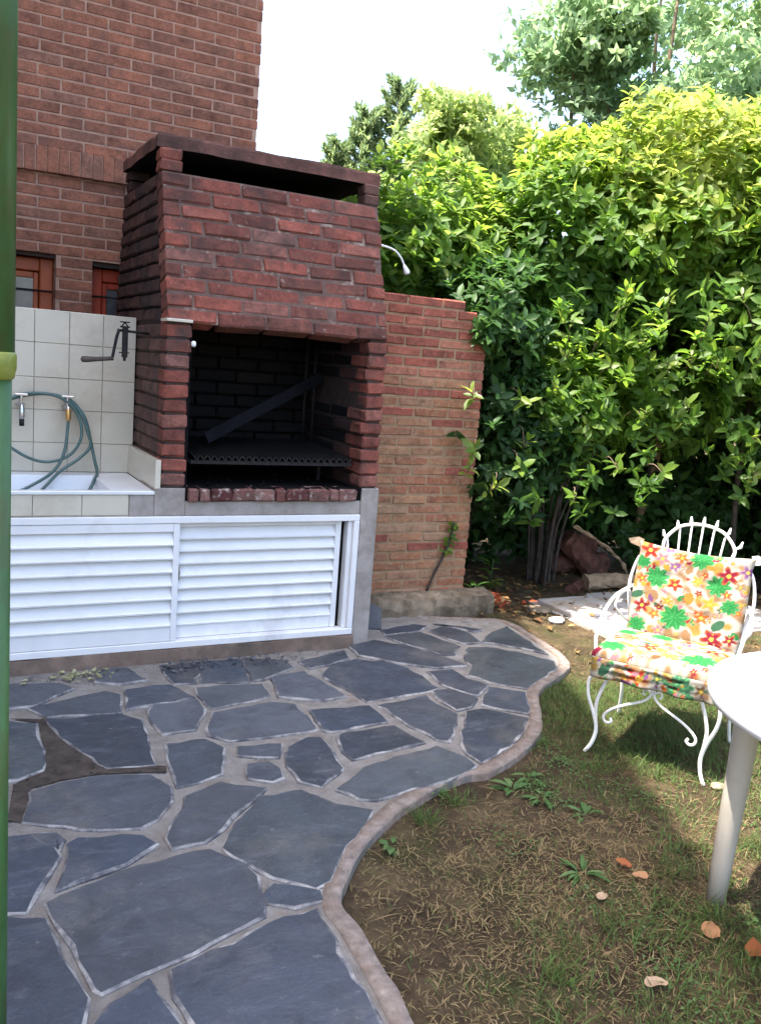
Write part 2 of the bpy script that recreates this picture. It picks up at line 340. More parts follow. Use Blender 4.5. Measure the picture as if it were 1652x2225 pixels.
def course_x(x0, x1, L, joint, off):
    """brick spans along a course, the first one cut by the bond offset"""
    out = []; x = x0 - off
    while x < x1 - 0.02:
        a, b = max(x, x0), min(x + L, x1)
        if b - a > 0.03: out.append((a, b))
        x += L + joint
    return out

# ================================================================== SETTING
LAWN = -0.03
random.seed(3)
# --- ground sheet
mb = MB(); N = 120
def gh(x, y):
    return LAWN + 0.010 * mn.noise(Vector((x * 1.7, y * 1.7, 0))) + 0.006 * mn.noise(Vector((x * 6, y * 6, 3)))
xs = np.concatenate([np.linspace(-150, -4, 8), np.linspace(-3.5, 7, 110), np.linspace(8, 150, 8)])
ys = np.concatenate([np.linspace(-150, -7, 8), np.linspace(-6.5, 5, 120), np.linspace(6, 150, 8)])
vsl = []
for y in ys:
    for x in xs:
        near = (-4 < x < 7.5 and -7 < y < 5.5)
        vsl.append((x, y, gh(x, y) if near else LAWN))
nx = len(xs)
mb.add(vsl, [(j * nx + i, j * nx + i + 1, (j + 1) * nx + i + 1, (j + 1) * nx + i) for j in range(len(ys) - 1) for i in range(nx - 1)])
ground = tag(mb.build('ground', M['soil'], smooth=True), 'brown soil of a worn lawn with thin grass', 'ground', kind='structure')

# --- patio: mortar bed, kerb and flagstones
STONES = [[(-0.472,-2.204),(-0.187,-2.119),(-0.03,-2.1),(-0.062,-2.6),(-0.08,-2.77),(-0.243,-2.873),(-0.487,-2.711),(-0.473,-2.404),(-0.487,-2.3)],
[(-0.705,-1.83),(-0.612,-1.791),(-0.442,-1.735),(-0.228,-1.72),(-0.162,-1.823),(-0.141,-1.907),(-0.171,-2.037),(-0.188,-2.084),(-0.455,-2.171),(-0.539,-2.192),(-0.626,-2.222),(-0.643,-2.202),(-0.657,-2.092),(-0.692,-1.91)],
[(-0.81,-1.865),(-0.72,-1.911),(-0.707,-2.073),(-0.669,-2.227),(-0.691,-2.316),(-0.773,-2.429),(-0.931,-2.292),(-0.867,-1.92)],
[(-0.664,-2.327),(-0.624,-2.271),(-0.522,-2.222),(-0.514,-2.289),(-0.494,-2.396),(-0.51,-2.67),(-0.686,-2.565),(-0.745,-2.44)],
[(-0.104,-1.954),(0.006,-2.027),(-0.01,-2.073),(-0.089,-2.074),(-0.142,-2.036),(-0.143,-1.998)],
[(0.029,-1.459),(0.183,-1.458),(0.253,-1.582),(0.355,-1.667),(0.3,-1.74),(0.178,-1.835),(0.06,-1.994),(0.003,-2.007),(-0.091,-1.919),(-0.138,-1.832),(-0.178,-1.725),(-0.133,-1.645)],
[(-0.211,-1.377),(-0.073,-1.313),(0.065,-1.409),(-0.021,-1.488),(-0.152,-1.614),(-0.224,-1.668),(-0.327,-1.673),(-0.329,-1.607),(-0.288,-1.517),(-0.236,-1.458)],
[(-0.717,-1.367),(-0.68,-1.181),(-0.579,-1.144),(-0.461,-1.134),(-0.287,-1.173),(-0.243,-1.291),(-0.264,-1.387),(-0.337,-1.483),(-0.396,-1.517),(-0.562,-1.465),(-0.652,-1.411)],
[(-0.839,-1.426),(-0.767,-1.451),(-0.654,-1.465),(-0.655,-1.566),(-0.651,-1.61),(-0.696,-1.702),(-0.76,-1.839),(-0.807,-1.832),(-0.868,-1.832)],
[(-0.613,-1.554),(-0.579,-1.53),(-0.408,-1.576),(-0.372,-1.638),(-0.43,-1.679),(-0.533,-1.729),(-0.675,-1.774),(-0.638,-1.684)],
[(-0.563,-0.589),(-0.277,-0.623),(-0.211,-0.696),(-0.25,-0.997),(-0.251,-1.1),(-0.417,-1.073),(-0.471,-0.926),(-0.53,-0.769)],
[(-0.807,-0.548),(-0.691,-0.571),(-0.604,-0.623),(-0.612,-0.859),(-0.628,-1.02),(-0.708,-1.068),(-0.825,-1.048)],
[(-0.142,-0.568),(0.061,-0.537),(0.061,-0.662),(-0.029,-0.845),(-0.165,-0.854),(-0.172,-0.67)],
[(0.023,-0.841),(0.091,-0.708),(0.371,-0.672),(0.45,-0.71),(0.442,-0.889),(0.434,-0.988),(0.252,-0.993),(0.076,-0.988),(0.011,-0.908)],
[(-0.175,-0.947),(-0.023,-0.947),(0.028,-1.045),(-0.042,-1.242),(-0.135,-1.278),(-0.218,-1.294),(-0.199,-1.123)],
[(0.267,-1.116),(0.372,-1.046),(0.424,-1.072),(0.417,-1.211),(0.398,-1.34),(0.262,-1.451),(0.2,-1.39),(0.207,-1.256)],
[(0.086,-1.058),(0.249,-1.079),(0.195,-1.181),(0.064,-1.125)],
[(0.074,-1.217),(0.146,-1.221),(0.155,-1.345),(0.106,-1.363),(0.041,-1.313)],
[(0.492,-0.796),(0.765,-0.818),(0.758,-1.006),(0.49,-1.029),(0.461,-0.997)],
[(0.462,-0.386),(0.65,-0.338),(0.714,-0.688),(0.596,-0.707),(0.419,-0.613)],
[(0.099,-0.408),(0.393,-0.441),(0.375,-0.591),(0.097,-0.65),(0.085,-0.498)],
[(-0.208,-0.352),(-0.012,-0.344),(0.051,-0.513),(-0.148,-0.549),(-0.243,-0.566)],
[(-0.621,-0.438),(-0.295,-0.33),(-0.245,-0.388),(-0.273,-0.585),(-0.557,-0.554)],
[(-0.786,-0.136),(-0.652,-0.158),(-0.466,-0.204),(-0.423,-0.272),(-0.602,-0.418),(-0.783,-0.439)],
[(-0.278,-0.069),(-0.148,-0.069),(-0.091,-0.256),(-0.219,-0.27),(-0.314,-0.221)],
[(0.012,-0.076),(0.202,-0.074),(0.116,-0.34),(0.016,-0.322)],
[(0.218,-0.071),(0.402,-0.088),(0.349,-0.399),(0.134,-0.339)],
[(0.423,-0.082),(0.614,-0.16),(0.616,-0.266),(0.425,-0.386),(0.368,-0.384)],
[(0.681,-0.196),(0.977,-0.091),(0.944,-0.218),(0.705,-0.301)],
[(-0.708,-1.457),(-0.641,-1.478),(-0.628,-1.516),(-0.642,-1.563),(-0.65,-1.56)],
[(0.746,-0.385),(0.828,-0.293),(0.983,-0.249),(1.086,-0.317),(1.175,-0.42),(1.186,-0.609),(1.184,-0.71),(1.11,-0.739),(0.782,-0.765),(0.758,-0.578),(0.719,-0.431)],
[(1.03,-0.056),(1.216,0.018),(1.371,-0.151),(1.471,-0.377),(1.501,-0.48),(1.325,-0.465),(1.222,-0.39),(1.126,-0.298),(1.018,-0.196)],
[(1.311,0.067),(1.558,0.102),(1.57,0.044),(1.641,-0.179),(1.54,-0.293),(1.481,-0.292),(1.39,-0.117)],
[(1.624,0.107),(1.744,0.161),(1.834,0.02),(1.804,-0.151),(1.69,-0.151)],
[(1.932,-0.05),(2.148,0.068),(2.113,-0.12),(2.065,-0.431),(1.974,-0.293),(1.819,-0.155)],
[(1.68,-0.228),(1.791,-0.256),(1.913,-0.377),(2.01,-0.546),(1.962,-0.636),(1.83,-0.726),(1.618,-0.84),(1.488,-0.705),(1.434,-0.593),(1.538,-0.501),(1.569,-0.366)],
[(1.257,-0.504),(1.395,-0.518),(1.396,-0.645),(1.444,-0.748),(1.331,-0.848),(1.298,-0.827),(1.239,-0.69)],
[(1.139,-0.754),(1.23,-0.753),(1.292,-0.888),(1.207,-0.966),(1.127,-0.981),(1.118,-0.837)],
[(1.434,-0.788),(1.575,-0.895),(1.426,-1.114),(1.349,-1.047),(1.278,-0.966)],
[(0.807,-0.835),(1.085,-0.79),(1.078,-0.896),(1.097,-1.019),(0.982,-1.193),(0.916,-1.261),(0.875,-1.222),(0.838,-1.07)],
[(1.157,-1.021),(1.245,-1.008),(1.382,-1.164),(1.268,-1.282),(1.137,-1.379),(0.938,-1.469),(0.93,-1.375),(0.96,-1.292)],
[(0.51,-1.064),(0.767,-1.057),(0.807,-1.241),(0.465,-1.289),(0.457,-1.212)],
[(0.306,-1.495),(0.522,-1.358),(0.83,-1.298),(0.888,-1.418),(0.895,-1.498),(0.724,-1.563),(0.569,-1.58),(0.414,-1.608),(0.357,-1.585)],
[(1.354,0.194),(1.591,0.242),(1.656,0.192),(1.562,0.128),(1.334,0.1)],
[(1.726,0.211),(1.877,0.123),(1.943,0.039),(1.87,0.039),(1.773,0.189)]]
KERB = [(0.011, -2.57), (0.028, -2.422), (0.04, -2.239), (0.045, -2.099), (0.123, -1.984), (0.231, -1.863), (0.386, -1.739), (0.524, -1.651), (0.777, -1.552), (0.922, -1.542), (1.131, -1.454), (1.323, -1.325), (1.494, -1.128), (1.669, -0.885), (1.985, -0.688), (2.12, -0.546), (2.171, -0.383), (2.235, 0.062), (2.191, 0.236)]
KERB = [(0.0, -6.5), (0.0, -5.0), (-0.02, -3.6), (-.012, -3.2), (-.004, -2.9), (.004, -2.72)] + [tuple(p) for p in KERB] + [(1.86, 0.36), (1.72, 0.43)]
ks = [p.to_2d() for p in spline([(x, y, 0) for x, y in KERB], 12)]
poly = [(p.x, p.y) for p in ks] + [(1.17, 0.43), (1.17, 1.3), (-3.2, 1.3), (-3.2, -6.5)]
mb = MB(); n = len(poly)
mb.add([(x, y, 0.0) for x, y in poly] + [(x, y, -0.12) for x, y in poly], [tuple(range(n)), ] + [(i, i + n, (i + 1) % n + n, (i + 1) % n) for i in range(n)])
me = mb.mesh('patio', M['mortar_bed'])
bm = bmesh.new(); bm.from_mesh(me); bmesh.ops.recalc_face_normals(bm, faces=bm.faces[:]); bmesh.ops.triangulate(bm, faces=[f for f in bm.faces if len(f.verts) > 4]); bm.to_mesh(me); bm.free()
patio = tag(link('patio', me), 'slate crazy paving patio set in pale mortar', 'patio', kind='structure')
# kerb: rough cast edging along the curve
def offset_line(pts, d):
    out = []
    for i, p in enumerate(pts):
        a = pts[max(i - 1, 0)]; b = pts[min(i + 1, len(pts) - 1)]
        t_ = (b - a).normalized(); out.append(p + Vector((-t_.y, t_.x)) * d)
    return out
kin = offset_line(ks, 0.055)
mb = MB(); k = len(ks)
ring = []
for i in range(k):
    pk = Vector((ks[i].x, ks[i].y, 0)); j = 0.005 * mn.noise(pk * 9) + .002 * mn.noise(pk * 40); w = 0.22 * mn.noise(pk * 7 + Vector((3, 1, 2))) + .08 * mn.noise(pk * 31)
    o_ = ks[i] - (kin[i] - ks[i]) * (0.04 + w); q = kin[i]
    ring += [(o_.x, o_.y, -0.13), (o_.x, o_.y, -0.002 + j), (o_.x * .93 + q.x * .07, o_.y * .93 + q.y * .07, 0.005 + j), (q.x, q.y, 0.006 + j * .5), (q.x, q.y, -0.05)]
fs = [(i * 5 + a, i * 5 + a + 1, (i + 1) * 5 + a + 1, (i + 1) * 5 + a) for i in range(k - 1) for a in range(4)]
mb.add(ring, fs)
link('kerb', mb.mesh('kerb', M['kerb'], True), patio)

def stone_mesh(pl, h=0.014, grow=0.009):
    P = [Vector(p) for p in pl]
    area = sum(P[i].x * P[(i + 1) % len(P)].y - P[(i + 1) % len(P)].x * P[i].y for i in range(len(P)))
    if area < 0: P.reverse()
    pts = []
    for i, a in enumerate(P):
        b = P[(i + 1) % len(P)]; s = max(1, int((b - a).length / 0.05))
        for j in range(s):
            q = a.lerp(b, j / s); nn = Vector((b.y - a.y, a.x - b.x)).normalized()
            pts.append(q + nn * (random.gauss(0, 0.0045) if j else 0.0))
    c = sum(P, Vector((0, 0))) / len(P)
    pts = [p + (p - c).normalized() * grow for p in pts]
    tx, ty = random.gauss(0, 0.004), random.gauss(0, 0.004)
    def zt(p): return (p.x - c.x) * tx + (p.y - c.y) * ty
    n = len(pts); vs = []
    ins = []
    for i in range(n):
        a, b = pts[i - 1], pts[(i + 1) % n]; t_ = (b - a).normalized(); ins.append(pts[i] + Vector((-t_.y, t_.x)) * random.uniform(0.003, 0.014))
    vs += [(p.x, p.y, -0.02) for p in pts] + [(p.x, p.y, h * random.uniform(0.2, .75) + zt(p)) for p in pts] + [(p.x, p.y, h + zt(p)) for p in ins]
    fs = []; mi = []
    for i in range(n):
        j = (i + 1) % n
        fs += [(i, j, n + j, n + i), (n + i, n + j, 2 * n + j, 2 * n + i)]; mi += [1, 1]
    fs.append(tuple(range(2 * n, 3 * n))); mi.append(0)
    me = bpy.data.meshes.new('flagstone'); me.from_pydata(vs, [], fs); me.materials.append(M['slate']); me.materials.append(M['smear']); me.polygons.foreach_set('material_index', mi)
    bm = bmesh.new(); bm.from_mesh(me); bmesh.ops.triangulate(bm, faces=[f for f in bm.faces if len(f.verts) > 4]); bm.to_mesh(me); bm.free(); me.update(); return me
for si, pl in enumerate(STONES):
    link('flagstone', stone_mesh(pl, random.uniform(0.007, 0.012), 0.0 if si == 0 else random.uniform(.008, .014)), patio)
# paving that goes on beside and behind the photographed part
for gx in range(-4, 0):
    for gy in range(-10, 1):
        x, y = gx * 0.52 - 0.55 + 0.0, gy * 0.5 + 0.1
        if x > -0.62 and y > -2.4: continue
        if x > -1.0 and y > -2.2: x -= 0.32
        pl = [(x + a * 0.24 + random.uniform(-.05, .05) - .14, y + b * 0.23 + random.uniform(-.04, .04) - .35) for a, b in ((-1, -1), (0, -1.06), (1, -1), (1, 1), (.1, 1.05), (-1, 1))]
        if max(p[0] for p in pl) > -0.86 and max(p[1] for p in pl) > -2.15: continue
        if max(p[1] for p in pl) > 0.0: continue
        link('flagstone', stone_mesh(pl), patio)

SOILGAP = [(-0.697, -0.524), (-0.57, -0.568), (-0.52, -0.765), (-0.467, -0.927), (-0.415, -1.073), (-0.303, -1.085), (-0.214, -1.122), (-0.227, -1.176), (-0.316, -1.143), (-0.453, -1.112), (-0.576, -1.12), (-0.68, -1.146), (-0.726, -1.365), (-0.77, -1.345), (-0.732, -1.11), (-0.691, -1.056), (-0.623, -1.019), (-0.604, -0.82), (-0.597, -0.601)]
mb = MB(); ng = len(SOILGAP)
mb.add([(x, y, .005) for x, y in SOILGAP], [tuple(range(ng))])
me = mb.mesh('soil_patch', M['bark_dark'])
bm = bmesh.new(); bm.from_mesh(me); bmesh.ops.recalc_face_normals(bm, faces=bm.faces[:]); bmesh.ops.triangulate(bm, faces=bm.faces[:])
if sum(f.normal.z for f in bm.faces) < 0: bmesh.ops.reverse_faces(bm, faces=bm.faces[:])
bm.to_mesh(me); bm.free(); link('soil_patch', me, patio)
mb = MB(); random.seed(77)
for i in range(140):
    a_, b_ = random.choice(SOILGAP), random.choice(SOILGAP); tq = random.random() * .35; x = a_[0] + (b_[0] - a_[0]) * tq; y = a_[1] + (b_[1] - a_[1]) * tq
    if math.hypot(b_[0] - a_[0], b_[1] - a_[1]) > .28: continue
    s = random.uniform(.003, .011); v4 = [Vector((random.gauss(0, 1), random.gauss(0, 1), random.gauss(0, .6))).normalized() * s for _ in range(4)]
    mb.add([(x + v.x, y + v.y, .007 + s * .3 + v.z * .6) for v in v4], [(0, 1, 2), (0, 2, 3), (0, 3, 1), (1, 3, 2)])
tag(link('soil_grit', mb.mesh('soil_grit', M['bark_dark']), patio), kind='stuff')

# --- pale path slabs in the sun behind the chair
mb = MB()
path = tag(MB().box(2.74, 4.35, -0.32, 0.66, -0.14, -0.028).build('path', M['path']), 'pale concrete path slabs lying in the sun under the hedge', 'path', kind='structure')
for i, (x0, x1, y0, y1) in enumerate([(2.72, 3.18, -0.34, 0.14), (3.2, 3.72, -0.33, 0.12), (3.74, 4.3, -0.3, 0.14), (2.78, 3.24, 0.16, 0.6), (3.26, 3.8, 0.14, 0.66), (3.82, 4.32, 0.16, 0.64)]):
    link('slab', MB().box(x0, x1, y0, y1, -0.1, 0.0 + random.uniform(-.008, .004)).mesh('slab', M['path'], bevel=0.008), path)

# ================================================================== HOUSE
HY = 1.35; HX = 0.84; HH = 5.1
house = empty('house', (-1.2, HY, 0), 0, 'tall red brick house with orange wooden windows behind the barbecue', 'house')
W1 = (-0.95, -0.315, 1.05, 2.005); W2 = (-0.115, 0.52, 1.05, 1.985)
mb = MB(); b0 = HY + 0.0035
# wall body in pieces round the two window openings
for x0, x1, z0, z1 in [(-6, W1[0], -0.1, HH), (W1[0], W1[1], -0.1, W1[2]), (W1[0], W1[1], W1[3], HH), (W1[1], W2[0], -0.1, HH), (W2[0], W2[1], -0.1, W2[2]), (W2[0], W2[1], W2[3], HH), (W2[1], HX - 0.004, -0.1, HH)]:
    mb.box(x0, min(x1, HX - .004), b0, b0 + 0.22, z0, z1)
mb.box(-6, HX - .007, b0 + 0.2205, 9.0, -0.1, HH - .001); mb.box(-6, -0.77, b0, 9.0, HH + .001, 9.0)  # second box: unseen upper storey, added to stretch the house shadow
link('wall', mb.mesh('wall', M['mortar_house']), house)
# bricks: courses in the part the photograph shows; the body goes on in plain mortar behind them
random.seed(21)
PH = 0.062; JB = 0.009
BAND = (2.432, 2.566)
z = 1.50; i = 0
while z < 3.80:
    h = PH - JB
    if z + h > BAND[0] - 0.004 and z < BAND[1]:
        z = BAND[1] + JB * .6; i += 1; continue
    for a, b in course_x(-0.78, HX, 0.236, JB, (0.0 if i % 2 else 0.123) + random.uniform(-.008, .008)):
        segs = [(a, b)]
        for (wx0, wx1, wz0, wz1) in (W1, W2):
            if z + h > wz0 and z < wz1 - 0.01:
                new = []
                for (p0, p1) in segs:
                    if p1 <= wx0 or p0 >= wx1: new.append((p0, p1)); continue
                    if p0 < wx0: new.append((p0, wx0))
                    if p1 > wx1: new.append((wx1, p1))
                segs = new
        for p0, p1 in segs:
            if p1 - p0 < 0.03: continue
            if z < 2.3 and p0 > 0.28: continue
            brick(house, 'brick_house', ((p0 + p1) / 2, HY + 0.05, z + h / 2), (p1 - p0, 0.1, h), base=(0.236, 0.1, h), rough=0.55, wob=0.5)
    z += PH; i += 1
# band of upright bricks standing proud
x = -0.8; i = 0
while x < HX - 0.03:
    w = random.uniform(0.05, 0.056)
    brick(house, 'brick_house', (x + w / 2, HY + 0.012, (BAND[0] + BAND[1]) / 2 + random.uniform(-.002, .002)), (w, 0.1, BAND[1] - BAND[0]), base=(0.053, 0.1, BAND[1] - BAND[0]), rough=0.6, wob=0.5)
    x += w + 0.007
link('band_bed', MB().box(-0.86, HX - .004, HY - 0.030, HY + 0.05, BAND[0] + .004, BAND[1] - .004).mesh('band_bed', M['mortar_house']), house)
# windows
def window(W, key, glass_x0, side):
    x0, x1, z0, z1 = W; yr = HY + 0.11
    fr = MB()
    fw = 0.075
    fr.box(x0 + .002, x0 + fw, yr, yr + 0.06, z0, z1 - .03); fr.box(x1 - fw, x1 - .002, yr, yr + 0.06, z0, z1 - .03)
    fr.box(x0 + fw, x1 - fw, yr + .002, yr + 0.058, z1 - .03 - fw, z1 - .031); fr.box(x0 + fw, x1 - fw, yr + .002, yr + 0.058, z0 + .001, z0 + fw)
    w = link('window', fr.mesh('window', M[key], bevel=0.006), house)
    sash = MB(); a, b, c, d = x0 + fw + .004, x1 - fw - .004, z0 + fw + .004, z1 - .034 - fw
    for q in ((a, a + .028, c, d), (b - .028, b, c, d)): sash.box(q[0], q[1], yr + .022, yr + .05, q[2], q[3])
    for q in ((a + .028, b - .028, d - .035, d), (a + .028, b - .028, c, c + .035), (a + .028, b - .028, (c + d) / 2 + .1, (c + d) / 2 + .118)): sash.box(q[0], q[1], yr + .02, yr + .048, q[2], q[3])
    link('sash', sash.mesh('sash', M[key], bevel=0.004), w)
    link('pane', MB().box(a + .02, b - .02, yr + .032, yr + .038, c + .03, d - .03).mesh('pane', M['pane']), w)
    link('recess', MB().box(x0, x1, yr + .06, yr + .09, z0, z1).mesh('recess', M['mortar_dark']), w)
    # bars of the grille outside the glass
    g = MB()
    for zz in (z0 + .25, z0 + .5, z0 + .74): g.tube([(x0 + .01, yr - .03, zz), (x1 - .01, yr - .03, zz)], 0.006, 6)
    link('grille_bar', g.mesh('grille_bar', M['iron_dark'], True), w)
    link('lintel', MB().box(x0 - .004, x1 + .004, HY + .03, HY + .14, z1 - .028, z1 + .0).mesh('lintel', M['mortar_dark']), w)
window(W1, 'wood_frame', 0, 0); window(W2, 'wood_red', 0, 0)
rf = MB(); e = 0.14
rf.hexa([(-6.3, HY - e, HH), (HX + e, HY - e, HH), (HX + e, 9.3, HH), (-6.3, 9.3, HH)], [(-4, 4.6, HH + 0.5), (-1.6, 4.6, HH + 0.5), (-1.6, 6.5, HH + 0.5), (-4, 6.5, HH + 0.5)])
link('roof', rf.mesh('roof', M['roof']), house)

# made-up block out of view on the left, added to shade the patio
shade_block = empty('house', (-3.6, -1.2, 0), 0, 'tall plain block added out of view on the left to shade the patio', 'house')
d = Vector((0.398, 0.917, 0)).normalized(); nl = Vector((-d.y, d.x, 0))
A0 = Vector((-2.33, -2.2, 0)) - d * 1.15; A1 = Vector((-2.33, -2.2, 0)) + d * 3.68
H2 = 9.0
def off(p, k, z): q = p + nl * k; return (q.x, q.y, z)
link('wall', MB().hexa([off(A0, 0.12, -.1), off(A1, 0.12, -.1), off(A1, 4, -.1), off(A0, 4, -.1)], [off(A0, 0.12, H2 - .14), off(A1, 0.12, H2 - .14), off(A1, 4, H2 - .14), off(A0, 4, H2 - .14)]).mesh('wall', M['render_wall']), shade_block)
link('roof', MB().hexa([off(A0, 0, H2 - .14), off(A1, 0, H2 - .14), off(A1, 4.1, H2 - .14), off(A0, 4.1, H2 - .14)], [off(A0, 0, H2), off(A1, 0, H2), off(A1, 4.1, H2), off(A0, 4.1, H2)]).mesh('roof', M['roof']), shade_block)

# ================================================================== BARBECUE
random.seed(33)
bbq = empty('brick_barbecue', (0.575, 0.0, 0), 0, 'brick barbecue with sloping hood, open sooty firebox and vent under its slab', 'barbecue')
PB = 0.0695; JJ = 0.010
TH = math.atan(0.302); sT, cT = math.sin(TH), math.cos(TH)
BX = 1.15; ZO = 0.866; ZL = 1.636
# mortar bodies, set back from the brick faces
mb = MB()
link('mortar', MB().box(0.009, 0.108, 0.010, 1.24, ZO - .05, ZL + 0.01).mesh('mortar', M['mortar_dark']), bbq)
link('mortar', MB().box(1.055, BX - .009, 0.012, 1.24, ZO - .05, ZL + 0.01).mesh('mortar', M['mortar_dark']), bbq)
link('firebox_lining', MB().box(0.108, 1.056, 0.80, 0.9, ZO - .05, 2.3).box(0.1085, 0.125, 0.012, .8, ZO, ZL).mesh('firebox_lining', M['soot']), bbq)
# hood shells: front slab leaning back, sides and back
def hy(z): return 0.302 * (z - ZL)
def hb(z): return 1.26 - 0.28 * (z - ZL)
ZV = 2.335; ZT = 2.445
g = 0.009
mb = MB()
mb.hexa([(g, g, ZL + .004), (BX - g, g, ZL + .004), (BX - g, .1, ZL + .004), (g, .1, ZL + .004)], [(g, hy(ZV) + g, ZV), (BX - g, hy(ZV) + g, ZV), (BX - g, hy(ZV) + .1, ZV), (g, hy(ZV) + .1, ZV)])
link('mortar', mb.mesh('mortar', M['mortar_bbq']), bbq)
mb = MB()
for x0, x1 in ((g, 0.09), (BX - .09, BX - g)):
    mb.hexa([(x0, .101, ZL + .012), (x1, .101, ZL + .012), (x1, hb(ZL), ZL + .012), (x0, hb(ZL), ZL + .012)], [(x0, hy(ZV) + .101, ZV), (x1, hy(ZV) + .101, ZV), (x1, hb(ZV), ZV), (x0, hb(ZV), ZV)])
mb.hexa([(.091, hb(ZL) - .1, ZL), (BX - .091, hb(ZL) - .1, ZL), (BX - .091, hb(ZL) - .01, ZL), (.091, hb(ZL) - .01, ZL)], [(.091, hb(ZT) - .1, ZT), (BX - .091, hb(ZT) - .1, ZT), (BX - .091, hb(ZT) - .01, ZT), (.091, hb(ZT) - .01, ZT)])
mb.hexa([(.091, .1005, ZL + .02), (BX - .091, .1005, ZL + .02), (BX - .091, .115, ZL + .02), (.091, .115, ZL + .02)], [(.091, hy(ZV) + .1005, ZV - .002), (BX - .091, hy(ZV) + .1005, ZV - .002), (BX - .091, hy(ZV) + .115, ZV - .002), (.091, hy(ZV) + .115, ZV - .002)])
mb.box(.1, BX - .1, .78, 1.2, ZL - .06, ZL + .0)
link('flue_lining', mb.mesh('flue_lining', M['soot']), bbq)
# front pillar on the left, one brick wide
n_p = 11; ph = (ZL - .004 - ZO) / n_p
for i in range(n_p):
    zc = ZO + ph * (i + .5); w = 0.118 + random.uniform(-.004, .006)
    brick(bbq, 'brick_bbq', (w / 2 - random.uniform(0, .004), 0.055 + random.uniform(-.004, .004), zc), (w, 0.11, ph - JJ), base=(0.118, 0.11, ph - JJ), rough=1.3)
    for y0, y1 in course_x(0.122, 1.25, 0.225, JJ, 0.0 if i % 2 else 0.11):
        if y0 > .62: break
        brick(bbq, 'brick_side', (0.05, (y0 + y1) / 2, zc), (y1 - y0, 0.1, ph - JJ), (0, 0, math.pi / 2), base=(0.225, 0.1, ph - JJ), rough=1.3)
# right jamb: long bricks running into the firebox, their ends uneven
for i in range(n_p):
    zc = ZO + ph * (i + .5); inn = 1.048 + random.uniform(-.012, .010) - (0.012 if i < 5 else 0)
    L = 0.22 if i % 2 else 0.12
    brick(bbq, 'brick_bbq', ((inn + BX) / 2, L / 2 + random.uniform(-.008, .003), zc), (L, BX - inn, ph - JJ), (0, 0, math.pi / 2), base=(L, 0.105, ph - JJ), rough=1.6)
    for y0, y1 in course_x(L + JJ, 0.80, 0.225, JJ, 0):
        brick(bbq, 'brick_soot' if y0 > .17 else 'brick_dirt_shade', ((inn + BX) / 2 + .004, (y0 + y1) / 2, zc), (y1 - y0, BX - inn - .008, ph - JJ), (0, 0, math.pi / 2), base=(0.225, 0.1, ph - JJ), rough=1.4)
# back of the firebox
for i in range(n_p):
    for a, b in course_x(0.128, 1.04, 0.225, JJ, 0.0 if i % 2 else 0.11):
        brick(bbq, 'brick_soot', ((a + b) / 2, 0.785, ZO + ph * (i + .5)), (b - a, 0.06, ph - JJ), base=(0.225, 0.06, ph - JJ), rough=1.2)
# hood front, ten courses up the slope
random.seed(35)
sl = (ZV - ZL) / cT; nh = 10; hp = sl / nh
for i in range(nh):
    s = hp * (i + .5); off0 = (0.0, 0.115, 0.05, 0.16)[i % 4] + random.uniform(-.015, .015)
    for a, b in course_x(0.002, BX - .002, 0.232 + random.uniform(-.006, .006), JJ, off0):
        if i == 1 and 0.70 < (a + b) / 2 < 0.9: b -= 0.03
        dd = 0.05 + random.uniform(-.004, .004) - (0.006 if i == 0 else 0)
        wv_ = .007 * mn.noise(Vector((a * 3.1, i * 1.7, 4)))
        c = ((a + b) / 2, s * sT + dd * cT, ZL + s * cT - dd * sT + wv_)
        sooty = random.random() < (.75 if i == 0 else .6 if i == nh - 1 else .4 if i == nh - 2 else .22)
        brick(bbq, 'brick_sooty' if sooty else 'brick_bbq', c, (b - a, 0.1, hp - JJ), (-TH, random.gauss(0, .012), random.gauss(0, .01)), base=(0.232, 0.1, hp - JJ), rough=1.35, wob=1.4)
# hood left side, soot and the shade on it both in the brick colour
ns = 10; sp = (ZV - ZL) / ns
for i in range(ns):
    zc = ZL + sp * (i + .5)
    for y0, y1 in course_x(hy(zc) + .113, hb(zc), 0.23, JJ, 0.0 if i % 2 else 0.115):
        brick(bbq, 'brick_dirt_shade', (0.05, (y0 + y1) / 2, zc), (y1 - y0, 0.1, sp - JJ), (0, 0, math.pi / 2), base=(0.23, 0.1, sp - JJ), rough=1.4)
        if y1 > 0.85: brick(bbq, 'brick_dirt_shade', (BX - 0.05, (y0 + y1) / 2, zc), (y1 - y0, 0.1, sp - JJ), (0, 0, math.pi / 2), base=(0.23, 0.1, sp - JJ), rough=1.4)
# posts of the vent, two bricks each
for x0, x1, y0, y1, key in ((0.0, 0.105, hy(ZV) + .002, hy(ZV) + .11, 'brick_bbq'), (BX - .085, BX, hy(ZV) + .002, hy(ZV) + .10, 'brick_side'), (0, .11, hb(ZT) - .12, hb(ZT) - .005, 'brick_dirt_shade'), (BX - .11, BX, hb(ZT) - .12, hb(ZT) - .005, 'brick_dirt_shade')):
    for q in range(2):
        hq = (ZT - ZV) / 2
        brick(bbq, key, ((x0 + x1) / 2, (y0 + y1) / 2 + q * .012, ZV + hq * (q + .5)), (x1 - x0, y1 - y0, hq - .005), base=(0.1, 0.1, hq - .005), rough=1.2)
